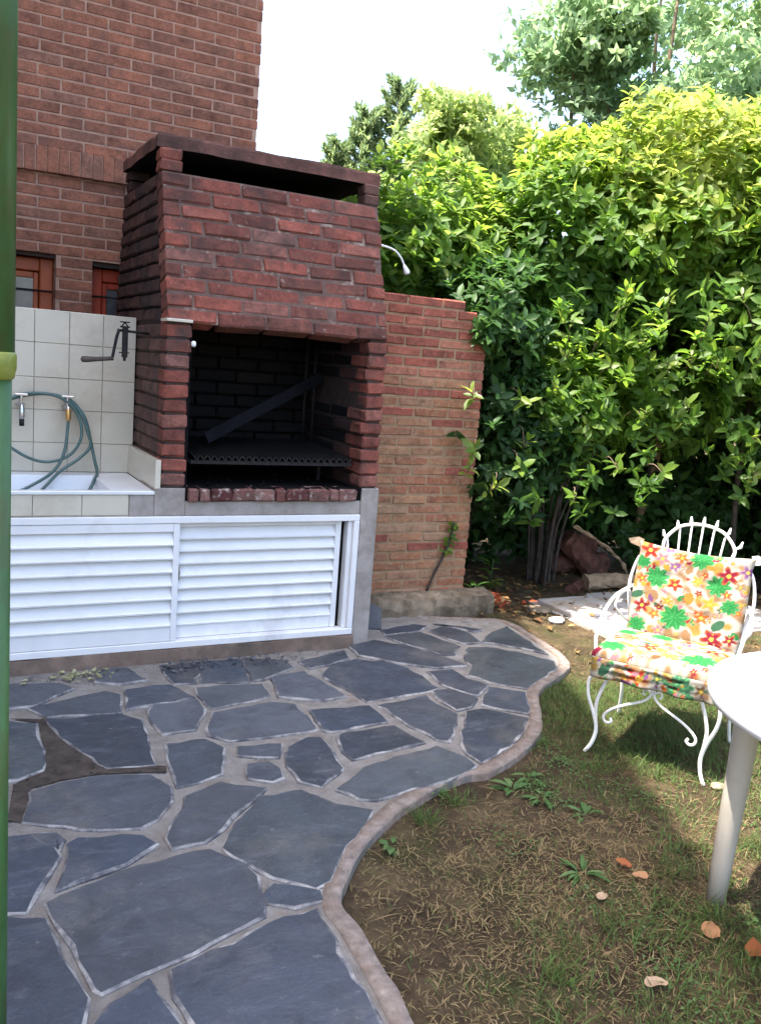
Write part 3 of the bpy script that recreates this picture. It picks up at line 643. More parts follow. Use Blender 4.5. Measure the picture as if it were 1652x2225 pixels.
# slab on top, edge chipped
random.seed(36)
mb = MB(); x0, x1, y0, y1 = -0.012, BX + .012, hy(ZT) - .005, 1.045; nxs, nys = 14, 8
ed = [(x0 + (x1 - x0) * i / nxs, y0) for i in range(nxs)] + [(x1, y0 + (y1 - y0) * i / nys) for i in range(nys)] + [(x1 - (x1 - x0) * i / nxs, y1) for i in range(nxs)] + [(x0, y1 - (y1 - y0) * i / nys) for i in range(nys)]
ed = [(x + random.uniform(-.006, .006), y + random.uniform(-.006, .006)) for x, y in ed]; n = len(ed)
mb.add([(x, y, ZT + random.uniform(-.003, .003)) for x, y in ed] + [(x, y, ZT + .052 + random.uniform(-.004, .004)) for x, y in ed] + [(x * .985 + .008, y * .985 + .01, ZT + .064 + random.uniform(-.004, .004)) for x, y in ed],
       [(i, (i + 1) % n, n + (i + 1) % n, n + i) for i in range(n)] + [(n + i, n + (i + 1) % n, 2 * n + (i + 1) % n, 2 * n + i) for i in range(n)] + [tuple(range(n - 1, -1, -1)), tuple(range(2 * n, 3 * n))])
mb.mi[-2] = 1; me = mb.mesh('roof_slab', [M['slab_top'], M['soot']]); link('roof_slab', me, bbq)
# white tile offcut on the pillar, white lamp socket under the lintel
link('white_cap', MB().box(-0.004, 0.118, -0.022, 0.10, ZL + .002, ZL + .016).mesh('white_cap', M['tile'], bevel=.002), bbq)
link('white_knob', MB().lathe([(0.005, -.015), (0.010, -.012), (0.012, -.004), (0.011, .006), (0.006, .012)], (0.128, -0.006, 1.545), 12).mesh('white_knob', M['plastic'], True), bbq)
# hearth, sill and concrete base
link('hearth', MB().box(0.0, BX - .001, 0.0, 1.24, 0.80, ZO - .004).mesh('hearth', M['soot']), bbq)
x = 0.126
while x < 1.03:
    w = min(random.choice((0.055, 0.11, 0.115, 0.12)), 1.043 - x)
    if w < .03: break
    brick(bbq, 'brick_sill', (x + w / 2, 0.035 + random.uniform(-.006, .004), 0.829), (w - .006, 0.12, 0.062), base=(0.11, 0.12, 0.062), rough=1.6, wob=1.5)
    x += w
mb = MB().box(-0.145, -0.0305, -0.003, 0.02, 0.7255, 0.8285).box(-0.030, 0.1185, -0.003, 0.3, 0.7255, 0.862).box(0.1185, 1.058, -0.001, 0.2, 0.7255, 0.797)
link('concrete_beam', mb.mesh('concrete_beam', M['concrete'], bevel=.004), bbq)
link('concrete_pier', MB().box(1.0595, 1.163, -0.006, 0.2, -0.08, ZO - .001).mesh('concrete_pier', M['concrete'], bevel=.006), bbq)
link('base_wall', MB().box(1.07, BX - .003, 0.2, 1.24, -.08, .799).box(-2.2, 1.07, 0.62, 0.7, -.08, .72).mesh('base_wall', M['concrete']), bbq)
# plinth: rough strip under the cabinet
mb = MB(); n = 26; x0, x1 = -2.2, 1.058; top = []; bot = []
for i in range(n + 1):
    x = x0 + (x1 - x0) * i / n; yy = -0.02 - random.uniform(0, .02); top.append((x, yy, .064 + random.uniform(-.004, .003))); bot.append((x, yy - random.uniform(.004, .02), -.02))
k = n + 1
mb.add(bot + top + [(p[0], .6, .066) for p in top], [(i, i + 1, k + i + 1, k + i) for i in range(n)] + [(k + i, k + i + 1, 2 * k + i + 1, 2 * k + i) for i in range(n)])
link('plinth', mb.mesh('plinth', M['plinth']), bbq)
# crank that lifts the grate, on the left side of the firebox
cr = link('crank', MB().tube([(0.02, .34, 1.578), (-0.150, .34, 1.584)], 0.0065, 8).tube([(-0.146, .34, 1.590), (-0.158, .336, 1.55), (-0.176, .332, 1.455), (-0.182, .332, 1.438)], 0.0075, 8).mesh('crank', M['iron_dark'], True), bbq)
link('crank_handle', MB().tube([(-0.172, .332, 1.447), (-0.20, .332, 1.444), (-0.25, .332, 1.438), (-0.30, .332, 1.434), (-0.318, .332, 1.433), (-.323, .332, 1.433)], [.010, .0105, .0115, .0155, .014, .006], 10).mesh('crank_handle', M['handle_wood'], True), cr)
link('ratchet', MB().box(-0.130, -0.105, .328, .352, 1.455, 1.600).box(-0.124, -0.111, .334, .346, 1.438, 1.456).box(-.142, -.096, .33, .35, 1.598, 1.606).box(-.142, -.096, .33, .35, 1.622, 1.628).tube([(-.135, .34, 1.602), (-.119, .34, 1.624)], .004, 6).tube([(-.103, .34, 1.602), (-.119, .34, 1.624)], .004, 6).box(-.145, -.095, .333, .347, 1.475, 1.481).mesh('ratchet', M['iron_dark'], bevel=.002), cr)

# grill grate inside, loose board and uprights
gr = empty('grill_grate', (0.6, 0.3, 0.96), 0, 'black iron grill grate of angled bars inside the firebox', 'grate')
mb = MB(); link('grate_frame', MB().box(0.155, 1.02, 0.06, 0.085, 0.972, 0.990).box(0.155, 1.02, 0.66, 0.685, 0.997, 1.015).box(.15, .165, .085, .66, .975, .99).box(1.012, 1.027, .085, .66, .975, .99).mesh('grate_frame', M['iron_dark']), gr)
bar = MB().add([(-.013, 0, .012), (0, 0, -.006), (.013, 0, .012), (.010, 0, .014), (0, 0, 0), (-.010, 0, .014)] + [(-.013, .62, .037), (0, .62, .019), (.013, .62, .037), (.010, .62, .039), (0, .62, .025), (-.010, .62, .039)], [(i, (i + 1) % 6, (i + 1) % 6 + 6, i + 6) for i in range(6)] + [(5, 4, 3, 2, 1, 0), (6, 7, 8, 9, 10, 11)]).mesh('bar', M['iron_dark'])
for i in range(24): link('bar', bar, gr, (0.182 + i * 0.0355, 0.052, 0.994), None, (1.3, 1, 1.5))
for xx in (.93, .985): link('upright', MB().tube([(xx, .55, .98), (xx, .55, 1.75)], .007, 6).mesh('upright', M['iron_dark'], True), gr)
link('grate_leg', MB().box(.93, .945, .30, .315, ZO - .004, .975).mesh('grate_leg', M['iron_dark']), gr)
a = Vector((0.32, .33, 1.045)); b = Vector((1.03, .52, 1.395)); dv = (b - a).normalized(); wv = Vector((-dv.z, 0, dv.x)) * .062; tv = Vector((0.0, .022, 0))
pl_ = MB().hexa([a, a + tv, b + tv, b], [a + wv, a + wv + tv, b + wv + tv, b + wv])
tag(pl_.build('board', M['dark_wood'], bevel=.002), 'charred board leaning diagonally across the firebox above the grate', 'board')
# charcoal crumbs on the hearth
mb = MB()
for i in range(60):
    x, y, s = random.uniform(.16, 1.0), random.uniform(.02, .6), random.uniform(.008, .022)
    vs_ = [Vector((random.gauss(0, 1), random.gauss(0, 1), random.gauss(0, 1))).normalized() * s for _ in range(4)]
    mb.add([(x + v.x, y + v.y, ZO - .004 + s * .6 + v.z * .6) for v in vs_], [(0, 1, 2), (0, 2, 3), (0, 3, 1), (1, 3, 2)])
tag(mb.build('charcoal', M['soot']), 'crumbs of charcoal and ash lying on the hearth', 'charcoal', kind='stuff')

# ================================================================== LOUVRED CABINET
random.seed(41)
cab = empty('louvred_cabinet', (0.1, 0.0, 0.065), 0, 'white louvred cabinet with two sliding doors under the barbecue', 'cabinet')
CZ0, CZ1, CX1 = 0.066, 0.7245, 1.058
CX0 = -0.86
mb = MB()
mb.box(CX0, CX1, -0.012, 0.05, CZ1 - .034, CZ1); mb.box(CX0, CX1, -0.014, 0.05, CZ0, CZ0 + .034)
mb.box(CX1 - .032, CX1 - .0005, -0.013, 0.05, CZ0 + .0345, CZ1 - .0345); mb.box(CX0, CX0 + .03, -0.013, 0.05, CZ0 + .0345, CZ1 - .0345)
link('frame', mb.mesh('frame', M['white_paint'], bevel=.003), cab)
link('rail_liner', MB().box(1.000, 1.0255, 0.006, .06, CZ0 + .035, CZ1 - .035).mesh('rail_liner', M['white_paint'], bevel=.002), cab)
def door(x0, x1, yf, zs, top, botm, stile):
    z0, z1 = CZ0 + .036, CZ1 - .036
    mb = MB()
    mb.box(x0, x0 + stile, yf, yf + .022, z0, z1); mb.box(x1 - stile, x1, yf, yf + .022, z0, z1)
    mb.box(x0 + stile, x1 - stile, yf + .002, yf + .02, top, z1); mb.box(x0 + stile, x1 - stile, yf + .002, yf + .02, z0, botm)
    d_ = link('door', mb.mesh('door', M['white_paint'], bevel=.0025), cab)
    hp_ = zs
    nsl = int(round((top - botm) / hp_)); pz = (top - botm) / nsl
    # one slat: a bent sheet, lower lip outward
    L = x1 - x0 - 2 * stile
    prof = [(.030, pz * 1.02), (.028, pz * .97), (.002, pz * .20), (-.006, pz * .12), (-.005, pz * .02), (.004, pz * .10), (.032, pz * .93)]
    k = len(prof)
    vs_ = [(-L / 2, y, z) for y, z in prof] + [(L / 2, y, z) for y, z in prof]
    sm = MB().add(vs_, [(i, i + k, (i + 1) % k + k, (i + 1) % k) for i in range(k)] + [tuple(range(k)), tuple(range(2 * k - 1, k - 1, -1))]).mesh('slat', M['white_paint'])
    for i in range(nsl):
        link('slat', sm, d_, ((x0 + x1) / 2, yf, botm + pz * i), (random.gauss(0, .012), 0, random.gauss(0, .0006)))
    link('backing', MB().box(x0 + .01, x1 - .01, yf + .034, yf + .036, z0, z1).mesh('backing', M['white_paint']), d_)
    return d_
dl = door(-0.80, 0.098, -0.010, 0.0665, 0.648, 0.176, 0.03)
dr = door(0.060, 0.972, 0.030, 0.0655, 0.664, 0.166, 0.032)
link('latch', MB().box(0.103, 0.113, 0.020, .0305, .40, .47).box(.100, .116, .022, .0302, .425, .445).mesh('latch', M['chrome'], bevel=.001), dr)
tag(MB().box(-2.2, CX0 - .004, 0.0, .06, .07, .72).build('cabinet_wall', M['concrete']), 'concrete wall under the sink left of the cabinet', 'wall')

# ================================================================== SINK
random.seed(43)
sk = empty('laundry_sink', (-0.5, 0.3, 0.73), 0, 'cream tiled outdoor sink with high tiled splashback', 'sink')
TY = 0.63
link('splashback', MB().box(-2.2, -0.004, TY + .006, TY + .11, 0.70, 1.652).mesh('splashback', M['grout']), sk)
tm = {}
def tile(x0, x1, z0, z1, y, parent, side=None):
    w, h = x1 - x0, z1 - z0
    me = MB().box(-w / 2, w / 2, -.004, .004, -h / 2, h / 2).mesh('tile', M['tile'], bevel=.0015)
    link('tile', me, parent, ((x0 + x1) / 2, y + random.uniform(-.0006, .0006), (z0 + z1) / 2), (random.gauss(0, .002), 0, random.gauss(0, .002)))
zr = [0.846, 0.996, 1.163, 1.325, 1.497, 1.657]
xe = [-0.004 - .1655 * i for i in range(9)]
for i in range(8):
    for j in range(5): tile(xe[i + 1] + .0014, xe[i] - .0014, zr[j] + .0014, zr[j + 1] - .0014, TY + .002, sk)
link('top_edge', MB().box(-2.19, -.006, TY - .002, TY + .112, 1.6525, 1.660).mesh('top_edge', M['tile'], bevel=.002), sk)
# counter round the basin
mb = MB(); CT = 0.846
mb.box(-1.5, -0.030, -0.012, 0.035, 0.829, CT); mb.box(-0.225, -0.030, 0.0355, TY - .003, 0.82, CT - .0006); mb.box(-1.5, -0.2255, 0.505, TY - .003, 0.82, CT - .0004); mb.box(-1.5, -1.0, .0355, .5045, .82, CT - .0005)
link('counter', mb.mesh('counter', M['sink_white'], bevel=.003), sk)
mb = MB(); X0, X1, Y0, Y1 = -.9995, -.2256, .0356, .5044
a_ = [(X0, Y0), (X1, Y0), (X1, Y1), (X0, Y1)]; b_ = [(X0 + .04, Y0 + .03), (X1 - .05, Y0 + .03), (X1 - .05, Y1 - .04), (X0 + .04, Y1 - .04)]
mb.add([(x, y, CT - .003) for x, y in a_] + [(x, y, .70) for x, y in b_], [(4, 5, 6, 7)] + [(i, i + 4, (i + 1) % 4 + 4, (i + 1) % 4) for i in range(4)])
link('basin', mb.mesh('basin', M['sink_white']), sk)
link('apron', MB().box(-1.5, -0.1455, 0.003, 0.03, .7255, .8285).mesh('apron', M['grout']), sk)
xf = [-0.147, -0.356, -0.567, -0.778, -0.99]
for i in range(4): tile(xf[i + 1] + .0015, xf[i] - .0015, .733, .8275, 0.0005, sk)
# low tiled return against the barbecue
link('side_return', MB().box(-0.0285, -0.002, -0.002, TY - .003, 0.8465, 0.993).mesh('side_return', M['tile'], bevel=.002), sk)
def tap(x, label, drop):
    e_ = empty('tap', (x, TY, 1.19), 0, label, 'tap')
    b = link('body', MB().tube([(x, TY - .004, 1.185), (x, TY - .075, 1.185), (x, TY - .095, 1.178), (x, TY - .10, 1.15)], .012, 10).lathe([(.024, 0), (.024, .006)], (x, TY - .012, 1.182), 12).mesh('body', M['chrome'], True), e_)
    link('spout', MB().lathe([(.011, 0), (.014, .01), (.014, .05), (.009, .06)], (x, TY - .10, 1.118), 12).mesh('spout', M['brass' if drop else 'chrome'], True), e_)
    link('handle', MB().lathe([(.008, 0), (.008, .04)], (x, TY - .07, 1.192), 10).box(x - .03, x + .03, TY - .076, TY - .064, 1.232, 1.242).mesh('handle', M['chrome'], bevel=.002), e_)
    if not drop: link('nozzle', MB().lathe([(.012, 0), (.012, .035)], (x, TY - .10, 1.085), 10).mesh('nozzle', M['iron_dark'], True), e_)
tap(-.565, 'chrome tap with black nozzle on the tiled splashback', 0)
tap(-.348, 'tap with brass hose fitting on the tiled splashback', 1)
hy_ = TY - .1
hz = [(-.347, hy_, 1.125), (-.352, hy_ - .005, 1.06), (-.362, hy_ - .02, .985), (-.385, hy_ - .03, .915), (-.43, hy_ - .05, .86), (-.50, hy_ - .1, .82), (-.60, hy_ - .14, .78), (-.70, hy_ - .12, .80), (-.73, hy_ - .06, .95), (-.70, hy_ - .02, 1.12), (-.60, hy_ + .03, 1.222), (-.48, hy_ + .035, 1.248), (-.37, hy_ + .03, 1.225), (-.30, hy_ + .02, 1.15), (-.282, hy_, 1.055), (-.31, hy_ - .01, .98), (-.37, hy_ - .02, .93), (-.47, hy_ - .02, .912), (-.58, hy_ - .02, .955), (-.68, hy_ - .01, 1.05), (-.66, hy_ + .03, 1.18), (-.52, hy_ + .045, 1.238), (-.38, hy_ + .045, 1.236), (-.29, hy_ + .035, 1.165), (-.25, hy_ + .01, 1.06), (-.24, hy_, .99), (-.30, hy_ - .03, .93), (-.39, hy_ - .06, .87), (-.46, hy_ - .09, .80), (-.55, hy_ - .2, .735), (-.66, hy_ - .25, .73)]
tag(MB().tube(spline(hz, 7), .0078, 8).build('garden_hose', M['hose'], smooth=True), 'green garden hose coiled over the two taps above the sink', 'hose')
hz = [(-.36, hy_ + .062, 1.238), (-.31, hy_ + .05, 1.2), (-.262, hy_ + .03, 1.13), (-.235, hy_ + .02, 1.02), (-.215, hy_, .92), (-.205, hy_ - .02, .862), (-.235, hy_ - .12, .835), (-.30, hy_ - .2, .76), (-.42, hy_ - .26, .735)]
tag(MB().tube(spline(hz, 7), .0085, 8).build('garden_hose', M['hose'], smooth=True), 'single hose length hanging from the brass tap into the basin edge', 'hose')

# ================================================================== GARDEN WALL
random.seed(51)
WY = 0.58
gw = empty('garden_wall', (1.65, WY, -.05), 0, 'short tan and red brick garden wall beside the barbecue', 'wall')
def wtop(x): return 1.93 if x < 1.97 else (1.87 if x < 2.06 else 1.80)
WX0, WX1 = 1.17, 2.15
mb = MB(); 
for a, b in ((WX0, 1.97), (1.9705, 2.06), (2.0605, WX1 - .006)): mb.box(a, b, WY + .006, WY + .13, -.12, wtop(a + .02) - .004)
link('mortar', mb.mesh('mortar', M['mortar_wall']), gw)
PW = 0.0605; z = 0.075; i = 0
while z < 1.92:
    h = PW - .010
    for a, b in course_x(1.2, WX1, 0.232, .011, (0 if i % 2 else .12) + random.uniform(-.012, .012)):
        if z + h > wtop(b - .005) + .012:
            b = min(b, 1.97 if z > 1.86 else 2.06)
            if b - a < .04 or z + h > wtop(b - .005) + .012: continue
        red = (z > 1.42 and random.random() < .85) or (z > 1.2 and random.random() < .4) or random.random() < .12
        brick(gw, 'brick_wall_red' if red else 'brick_wall', ((a + b) / 2, WY + .05 + random.uniform(-.003, .003), z + h / 2), (b - a, .1, h), base=(.232, .1, h), rough=1.1, wob=1.2)
    z += PW; i += 1
# low rough stone footing at its base
mb = MB(); n = 22
fr_ = []; 
for i in range(n + 1):
    x = 1.24 + 1.06 * i / n; q = random.uniform(-.03, .03)
    fr_ += [(x, .425 + q, -.09), (x, .415 + q, .05 + random.uniform(-.02, .01)), (x, .43 + q, .095 + random.uniform(-.012, .012)), (x, .50, .112 + random.uniform(-.008, .008)), (x, .576, .115 + random.uniform(-.004, .006))]
mb.add(fr_, [(j * 5 + a, (j + 1) * 5 + a, (j + 1) * 5 + a + 1, j * 5 + a + 1) for j in range(n) for a in range(4)] + [(n * 5, n * 5 + 1, n * 5 + 2, n * 5 + 3, n * 5 + 4)])
tag(mb.build('stone_footing', M['stone_rough']), 'low rough stone footing along the base of the garden wall', 'footing')
# loose slates leaning at the pier
random.seed(52)
def slate_piece(cx, cy, w, h, lean, rz, label):
    pts = [(-w / 2, 0), (w / 2, 0.01), (w * .45, h * .8), (w * .1, h), (-w * .42, h * .9)]
    vs_ = [(x, 0, z) for x, z in pts] + [(x, .014, z) for x, z in pts]; k = 5
    mb = MB().add(vs_, [tuple(range(k)), tuple(range(2 * k - 1, k - 1, -1))] + [(i, i + k, (i + 1) % k + k, (i + 1) % k) for i in range(k)])
    o = mb.build('slate_offcut', M['slate'], bevel=.002); o.location = (cx, cy, .0); o.rotation_euler = (lean, 0, rz); tag(o, label, 'slate', 'loose slates beside the concrete pier'); return o
slate_piece(1.275, .235, .17, .17, RAD(-38), RAD(-28), 'blue grey slate offcut leaning beside the concrete pier')
slate_piece(1.265, .36, .20, .15, RAD(-14), RAD(8), 'dark slate offcut standing upright behind the leaning one')
# curved white arm beside the hood
la = empty('wall_lamp', (1.16, .5, 2.18), 0, 'thin white curved arm with small bell end sticking out beside the hood', 'lamp')
link('arm', MB().tube(spline([(1.10, .5, 2.185), (1.25, .5, 2.188), (1.34, .5, 2.184), (1.41, .5, 2.168), (1.455, .5, 2.13), (1.478, .5, 2.09)], 6), .006, 8).mesh('arm', M['plastic'], True), la)
link('bell', MB().tube([(1.476, .5, 2.096), (1.484, .5, 2.082), (1.497, .5, 2.058), (1.502, .5, 2.048)], [.007, .012, .019, .017], 12).mesh('bell', M['plastic'], True), la)

# ================================================================== GREEN POLE
random.seed(55)
pl = empty('green_pole', (-0.880, -2.50, 0.0), 0, 'mottled green pole with a yellowish collar at the edge of the patio', 'pole')
PX, PY = -0.8885, -2.51
link('shaft', MB().lathe([(.0265, -.02), (.0265, .45), (.0262, .47), (.0272, 1.44)], (PX, PY, 0), 28).mesh('shaft', M['green_pole'], True), pl)
link('upper_shaft', MB().lathe([(.0315, 1.46), (.0322, 2.2), (.0325, 3.4)], (PX, PY, 0), 28).mesh('upper_shaft', M['green_pole'], True), pl)
link('collar', MB().lathe([(.0275, 1.433), (.0315, 1.437), (.0325, 1.446), (.0345, 1.452), (.0345, 1.474), (.032, 1.479)], (PX, PY, 0), 28).mesh('collar', M['green_collar'], True), pl)
link('base_plate', MB().lathe([(.09, 0), (.09, .02), (.05, .03), (.032, .06)], (PX, PY, 0.012), 24).mesh('base_plate', M['green_pole'], True), pl)

# ================================================================== CHAIR
random.seed(61)
e_ = Vector((0.527, -0.85, 0)).normalized(); n_ = Vector((0.85, 0.527, 0)).normalized()
ch = empty('garden_chair', (1.6245, -1.6455, LAWN), math.atan2(e_.y, e_.x), 'white wrought iron garden chair with arched spindle back on the lawn', 'chair')
def cpart(name, mb, key='white_iron', smooth=True, bevel=0, parent=None): return link(name, mb.mesh(name, M[key], smooth, bevel), parent or ch, local=True)
R1 = .0075
for s in (-1, 1):
    mb = MB()
    mb.tube(spline([(s * .232, .0, .352), (s * .262, -.012, .31), (s * .258, -.012, .24), (s * .232, -.004, .17), (s * .214, .0, .10), (s * .222, -.014, .04), (s * .243, -.03, .0)], 6), [R1] * 37, 8)
    mb.tube(spline([(s * .175, .0, .352), (s * .20, -.004, .30), (s * .222, -.004, .22), (s * .220, .0, .15), (s * .212, .002, .085), (s * .224, -.012, .03), (s * .243, -.03, .0)], 6), [R1] * 37, 8)
    cpart('leg', mb)
    mb = MB(); mb.tube(spline([(s * .225, .44, .355), (s * .25, .46, .26), (s * .24, .47, .13), (s * .25, .50, 0)], 6), R1, 8)
    cpart('leg', mb)
    # brace from the middle of the front rail, ending in a scroll
    sc = [(s * .004, -.004, .345), (s * .008, -.006, .30), (s * .04, -.006, .268), (s * .10, -.006, .238), (s * .155, -.006, .205), (s * .185, -.006, .172), (s * .182, -.006, .148), (s * .165, -.006, .142), (s * .152, -.006, .152), (s * .158, -.006, .165)]
    cpart('brace', MB().tube(spline(sc, 6), .006, 7))
    cpart('scroll', MB().tube(spline([(0, -.004, .33), (s * .012, -.008, .318), (s * .03, -.008, .325), (s * .038, -.008, .31), (s * .03, -.008, .298)], 5), .0045, 6))
    # arm of bent rod
    cpart('arm', MB().tube(spline([(s * .236, .02, .36), (s * .275, .06, .46), (s * .285, .16, .55), (s * .285, .30, .60), (s * .275, .42, .615), (s * .25, .49, .63)], 6), R1, 8))
    cpart('arm_scroll', MB().tube(spline([(s * .24, .44, .47), (s * .262, .40, .50), (s * .288, .36, .55), (s * .28, .40, .60), (s * .258, .45, .61), (s * .248, .46, .55), (s * .24, .44, .48)], 5), .0055, 7))
    cpart('side_rail', MB().tube([(s * .236, 0, .356), (s * .228, .44, .356)], R1, 8))
cpart('front_rail', MB().tube([(-.245, -.001, .356), (0, -.004, .354), (.245, -.001, .356)], R1, 8))
cpart('rear_rail', MB().tube([(-.228, .44, .356), (.228, .44, .356)], R1, 8))
knob = MB().lathe([(.004, -.012), (.011, -.007), (.013, 0), (.011, .007), (.004, .012)], (0, 0, 0), 10).mesh('knob', M['white_iron'], True)
for x in (-.21, -.115, -.018, .085, .185): link('knob', knob, ch, (x, -.006, .366), local=True)
for i in range(7):
    y = .05 + i * .058
    cpart('seat_bar', MB().tube([(-.234, y, .362), (.234, y, .362)], .004, 6))
# back frame, arch and spindles
bk = [(-.228, .44, .356), (-.235, .455, .45), (-.262, .475, .58), (-.268, .49, .66), (-.245, .505, .76), (-.20, .512, .80), (-.152, .52, .805)]
bk2 = [(-.152, .52, .805), (-.145, .53, .86), (-.10, .538, .918), (-.05, .542, .94), (.006, .544, .947), (.06, .542, .94), (.11, .538, .918), (.155, .53, .86), (.160, .52, .805)]
full = bk + bk2[1:-1] + [(-x, y, z) for x, y, z in bk[::-1]]
cpart('back_frame', MB().tube(spline(full, 6), R1, 8))
for i in range(7):
    x = -.138 + i * .0492; zz = .947 - .085 * abs((i - 3) / 3.0) ** 2.4
    fan = (i - 3) * .006
    cpart('spindle', MB().tube([(x * .62, .47, .50), (x * .9, .52, .80), (x, .543, zz), (x + fan, .548, zz + .012), (x + fan * 1.3, .550, zz + .036)], [.0045, .0045, .005, .008, .003], 7))
cpart('back_bar', MB().tube([(-.245, .462, .50), (.245, .462, .50)], .005, 7))

# ---- cushion with a printed tropical pattern, one pad on the seat and one on the back
def mixc(a, b, k): return tuple(x + (y - x) * k for x, y in zip(a, b))
WHT = (.31, .28, .23); GRN = (0.010, 0.119, 0.025); DGR = (0.025, 0.076, 0.038); RED = (0.187, 0.010, 0.009); CRM = (0.136, 0.005, 0.019); ORG = (0.259, 0.061, 0.007); YEL = (0.288, 0.166, 0.018); PUR = (0.128, 0.043, 0.119); PNK = (0.245, 0.101, 0.115); OCH = (0.204, 0.119, 0.019); TAN = (0.194, 0.108, 0.050); BRN = (0.102, 0.051, 0.019)
# kind, centre u, v, radius, colour (u across, v up the pad, both 0..1 of 0.48 m)
BACKM = [('m', .21, .66, .105, GRN), ('m', .42, .27, .125, GRN), ('m', .75, .68, .105, GRN), ('m', .58, .93, .10, GRN), ('m', .06, .80, .07, GRN), ('m', .87, .48, .075, GRN), ('e', .80, .27, .065, DGR), ('e', .06, .44, .055, DGR),
 ('f', .11, .93, .085, RED), ('f', .82, .80, .095, CRM), ('f', .77, .12, .095, CRM), ('f', .92, .14, .06, CRM), ('f', .12, .33, .075, CRM), ('f', .65, .32, .08, ORG), ('f', .38, .62, .065, RED), ('f', .24, .27, .06, ORG),
 ('f', .28, 1.0, .06, PUR), ('f', .23, .87, .075, PNK), ('f', .35, .81, .055, PUR), ('f', .97, .86, .07, PUR), ('f', .40, .92, .07, ORG), ('f', .08, .62, .06, ORG), ('f', .57, .70, .065, YEL), ('f', .70, .48, .085, YEL), ('f', .34, .43, .06, YEL), ('f', .83, .60, .05, ORG), ('e', .52, .50, .06, OCH), ('e', .48, .80, .045, TAN), ('f', .93, .70, .05, TAN), ('e', .22, .47, .05, TAN), ('e', .55, .10, .06, TAN), ('f', .30, .10, .06, PNK), ('m', .10, .12, .08, GRN), ('e', .66, .86, .04, OCH)]
SEATM = [('m', .13, .16, .12, GRN), ('m', .80, .26, .15, GRN), ('m', .40, .80, .10, GRN), ('f', .27, .25, .075, OCH), ('f', .40, .33, .085, RED), ('f', .36, .12, .075, TAN), ('f', .68, .55, .09, PNK), ('f', .57, .20, .07, YEL), ('f', .62, .70, .07, PUR), ('e', .50, .10, .05, BRN), ('f', .85, .62, .085, RED), ('f', .22, .50, .075, ORG), ('m', .10, .72, .10, GRN), ('f', .52, .50, .06, ORG), ('e', .70, .86, .06, OCH), ('f', .90, .85, .07, CRM), ('e', .30, .65, .05, TAN), ('f', .48, .35, .05, YEL), ('f', .95, .45, .06, YEL)]
rfl = random.Random(5)
def filler(n):
    return [(rfl.choice('fffee'), rfl.random(), rfl.random(), rfl.uniform(.018, .042), rfl.choice((RED, ORG, YEL, OCH, TAN, PNK, CRM, GRN, DGR, PUR))) for _ in range(n)]
BACKM = filler(110) + BACKM; SEATM = filler(110) + SEATM
FRONTM = [('f', .40, .5, .075, RED), ('m', .72, .45, .12, DGR), ('e', .25, .5, .05, TAN), ('f', .55, .6, .05, DGR), ('e', .12, .5, .06, DGR), ('f', .9, .5, .06, BRN), ('e', .3, .2, .04, BRN)]
def paint(u, v, motifs):
    c = WHT
    h = mn.noise(Vector((u * 9, v * 9, 1.3)))
    if h > .16: c = mixc(c, TAN, min(1, (h - .16) * 4))
    if h < -.22: c = mixc(c, (.24, .14, .03), min(1, (-.22 - h) * 4))
    for kind, cu, cv, r, k in motifs:
        r = r * 1.12
        du, dv = u - cu, v - cv; d = math.hypot(du, dv)
        if d > r * 1.15: continue
        th = math.atan2(dv, du) + cu * 7
        if kind == 'm':
            lim = r * (.66 + .34 * abs(math.sin(th * 4.5))); 
            if d < lim:
                vein = abs(math.sin(th * 4.5 + math.pi / 2)); c = mixc(k, (.06, .24, .08), .55 if vein < .28 else .0)
                if d > lim * .9: c = mixc(c, (.14, .28, .14), .5)
        elif kind == 'f':
            lim = r * (.72 + .28 * math.cos(5 * th))
            if d < lim:
                c = mixc(k, (.40, .13, .02) if k in (RED, CRM) else WHT, .55 * max(0, d / lim - .62) / .38)
                if d < r * .2: c = (.40, .28, .04)
        else:
            uu = du * math.cos(cu * 9) + dv * math.sin(cu * 9); vv = -du * math.sin(cu * 9) + dv * math.cos(cu * 9)
            if (uu / r) ** 2 + (vv / (r * .6)) ** 2 < 1: c = k
    return c
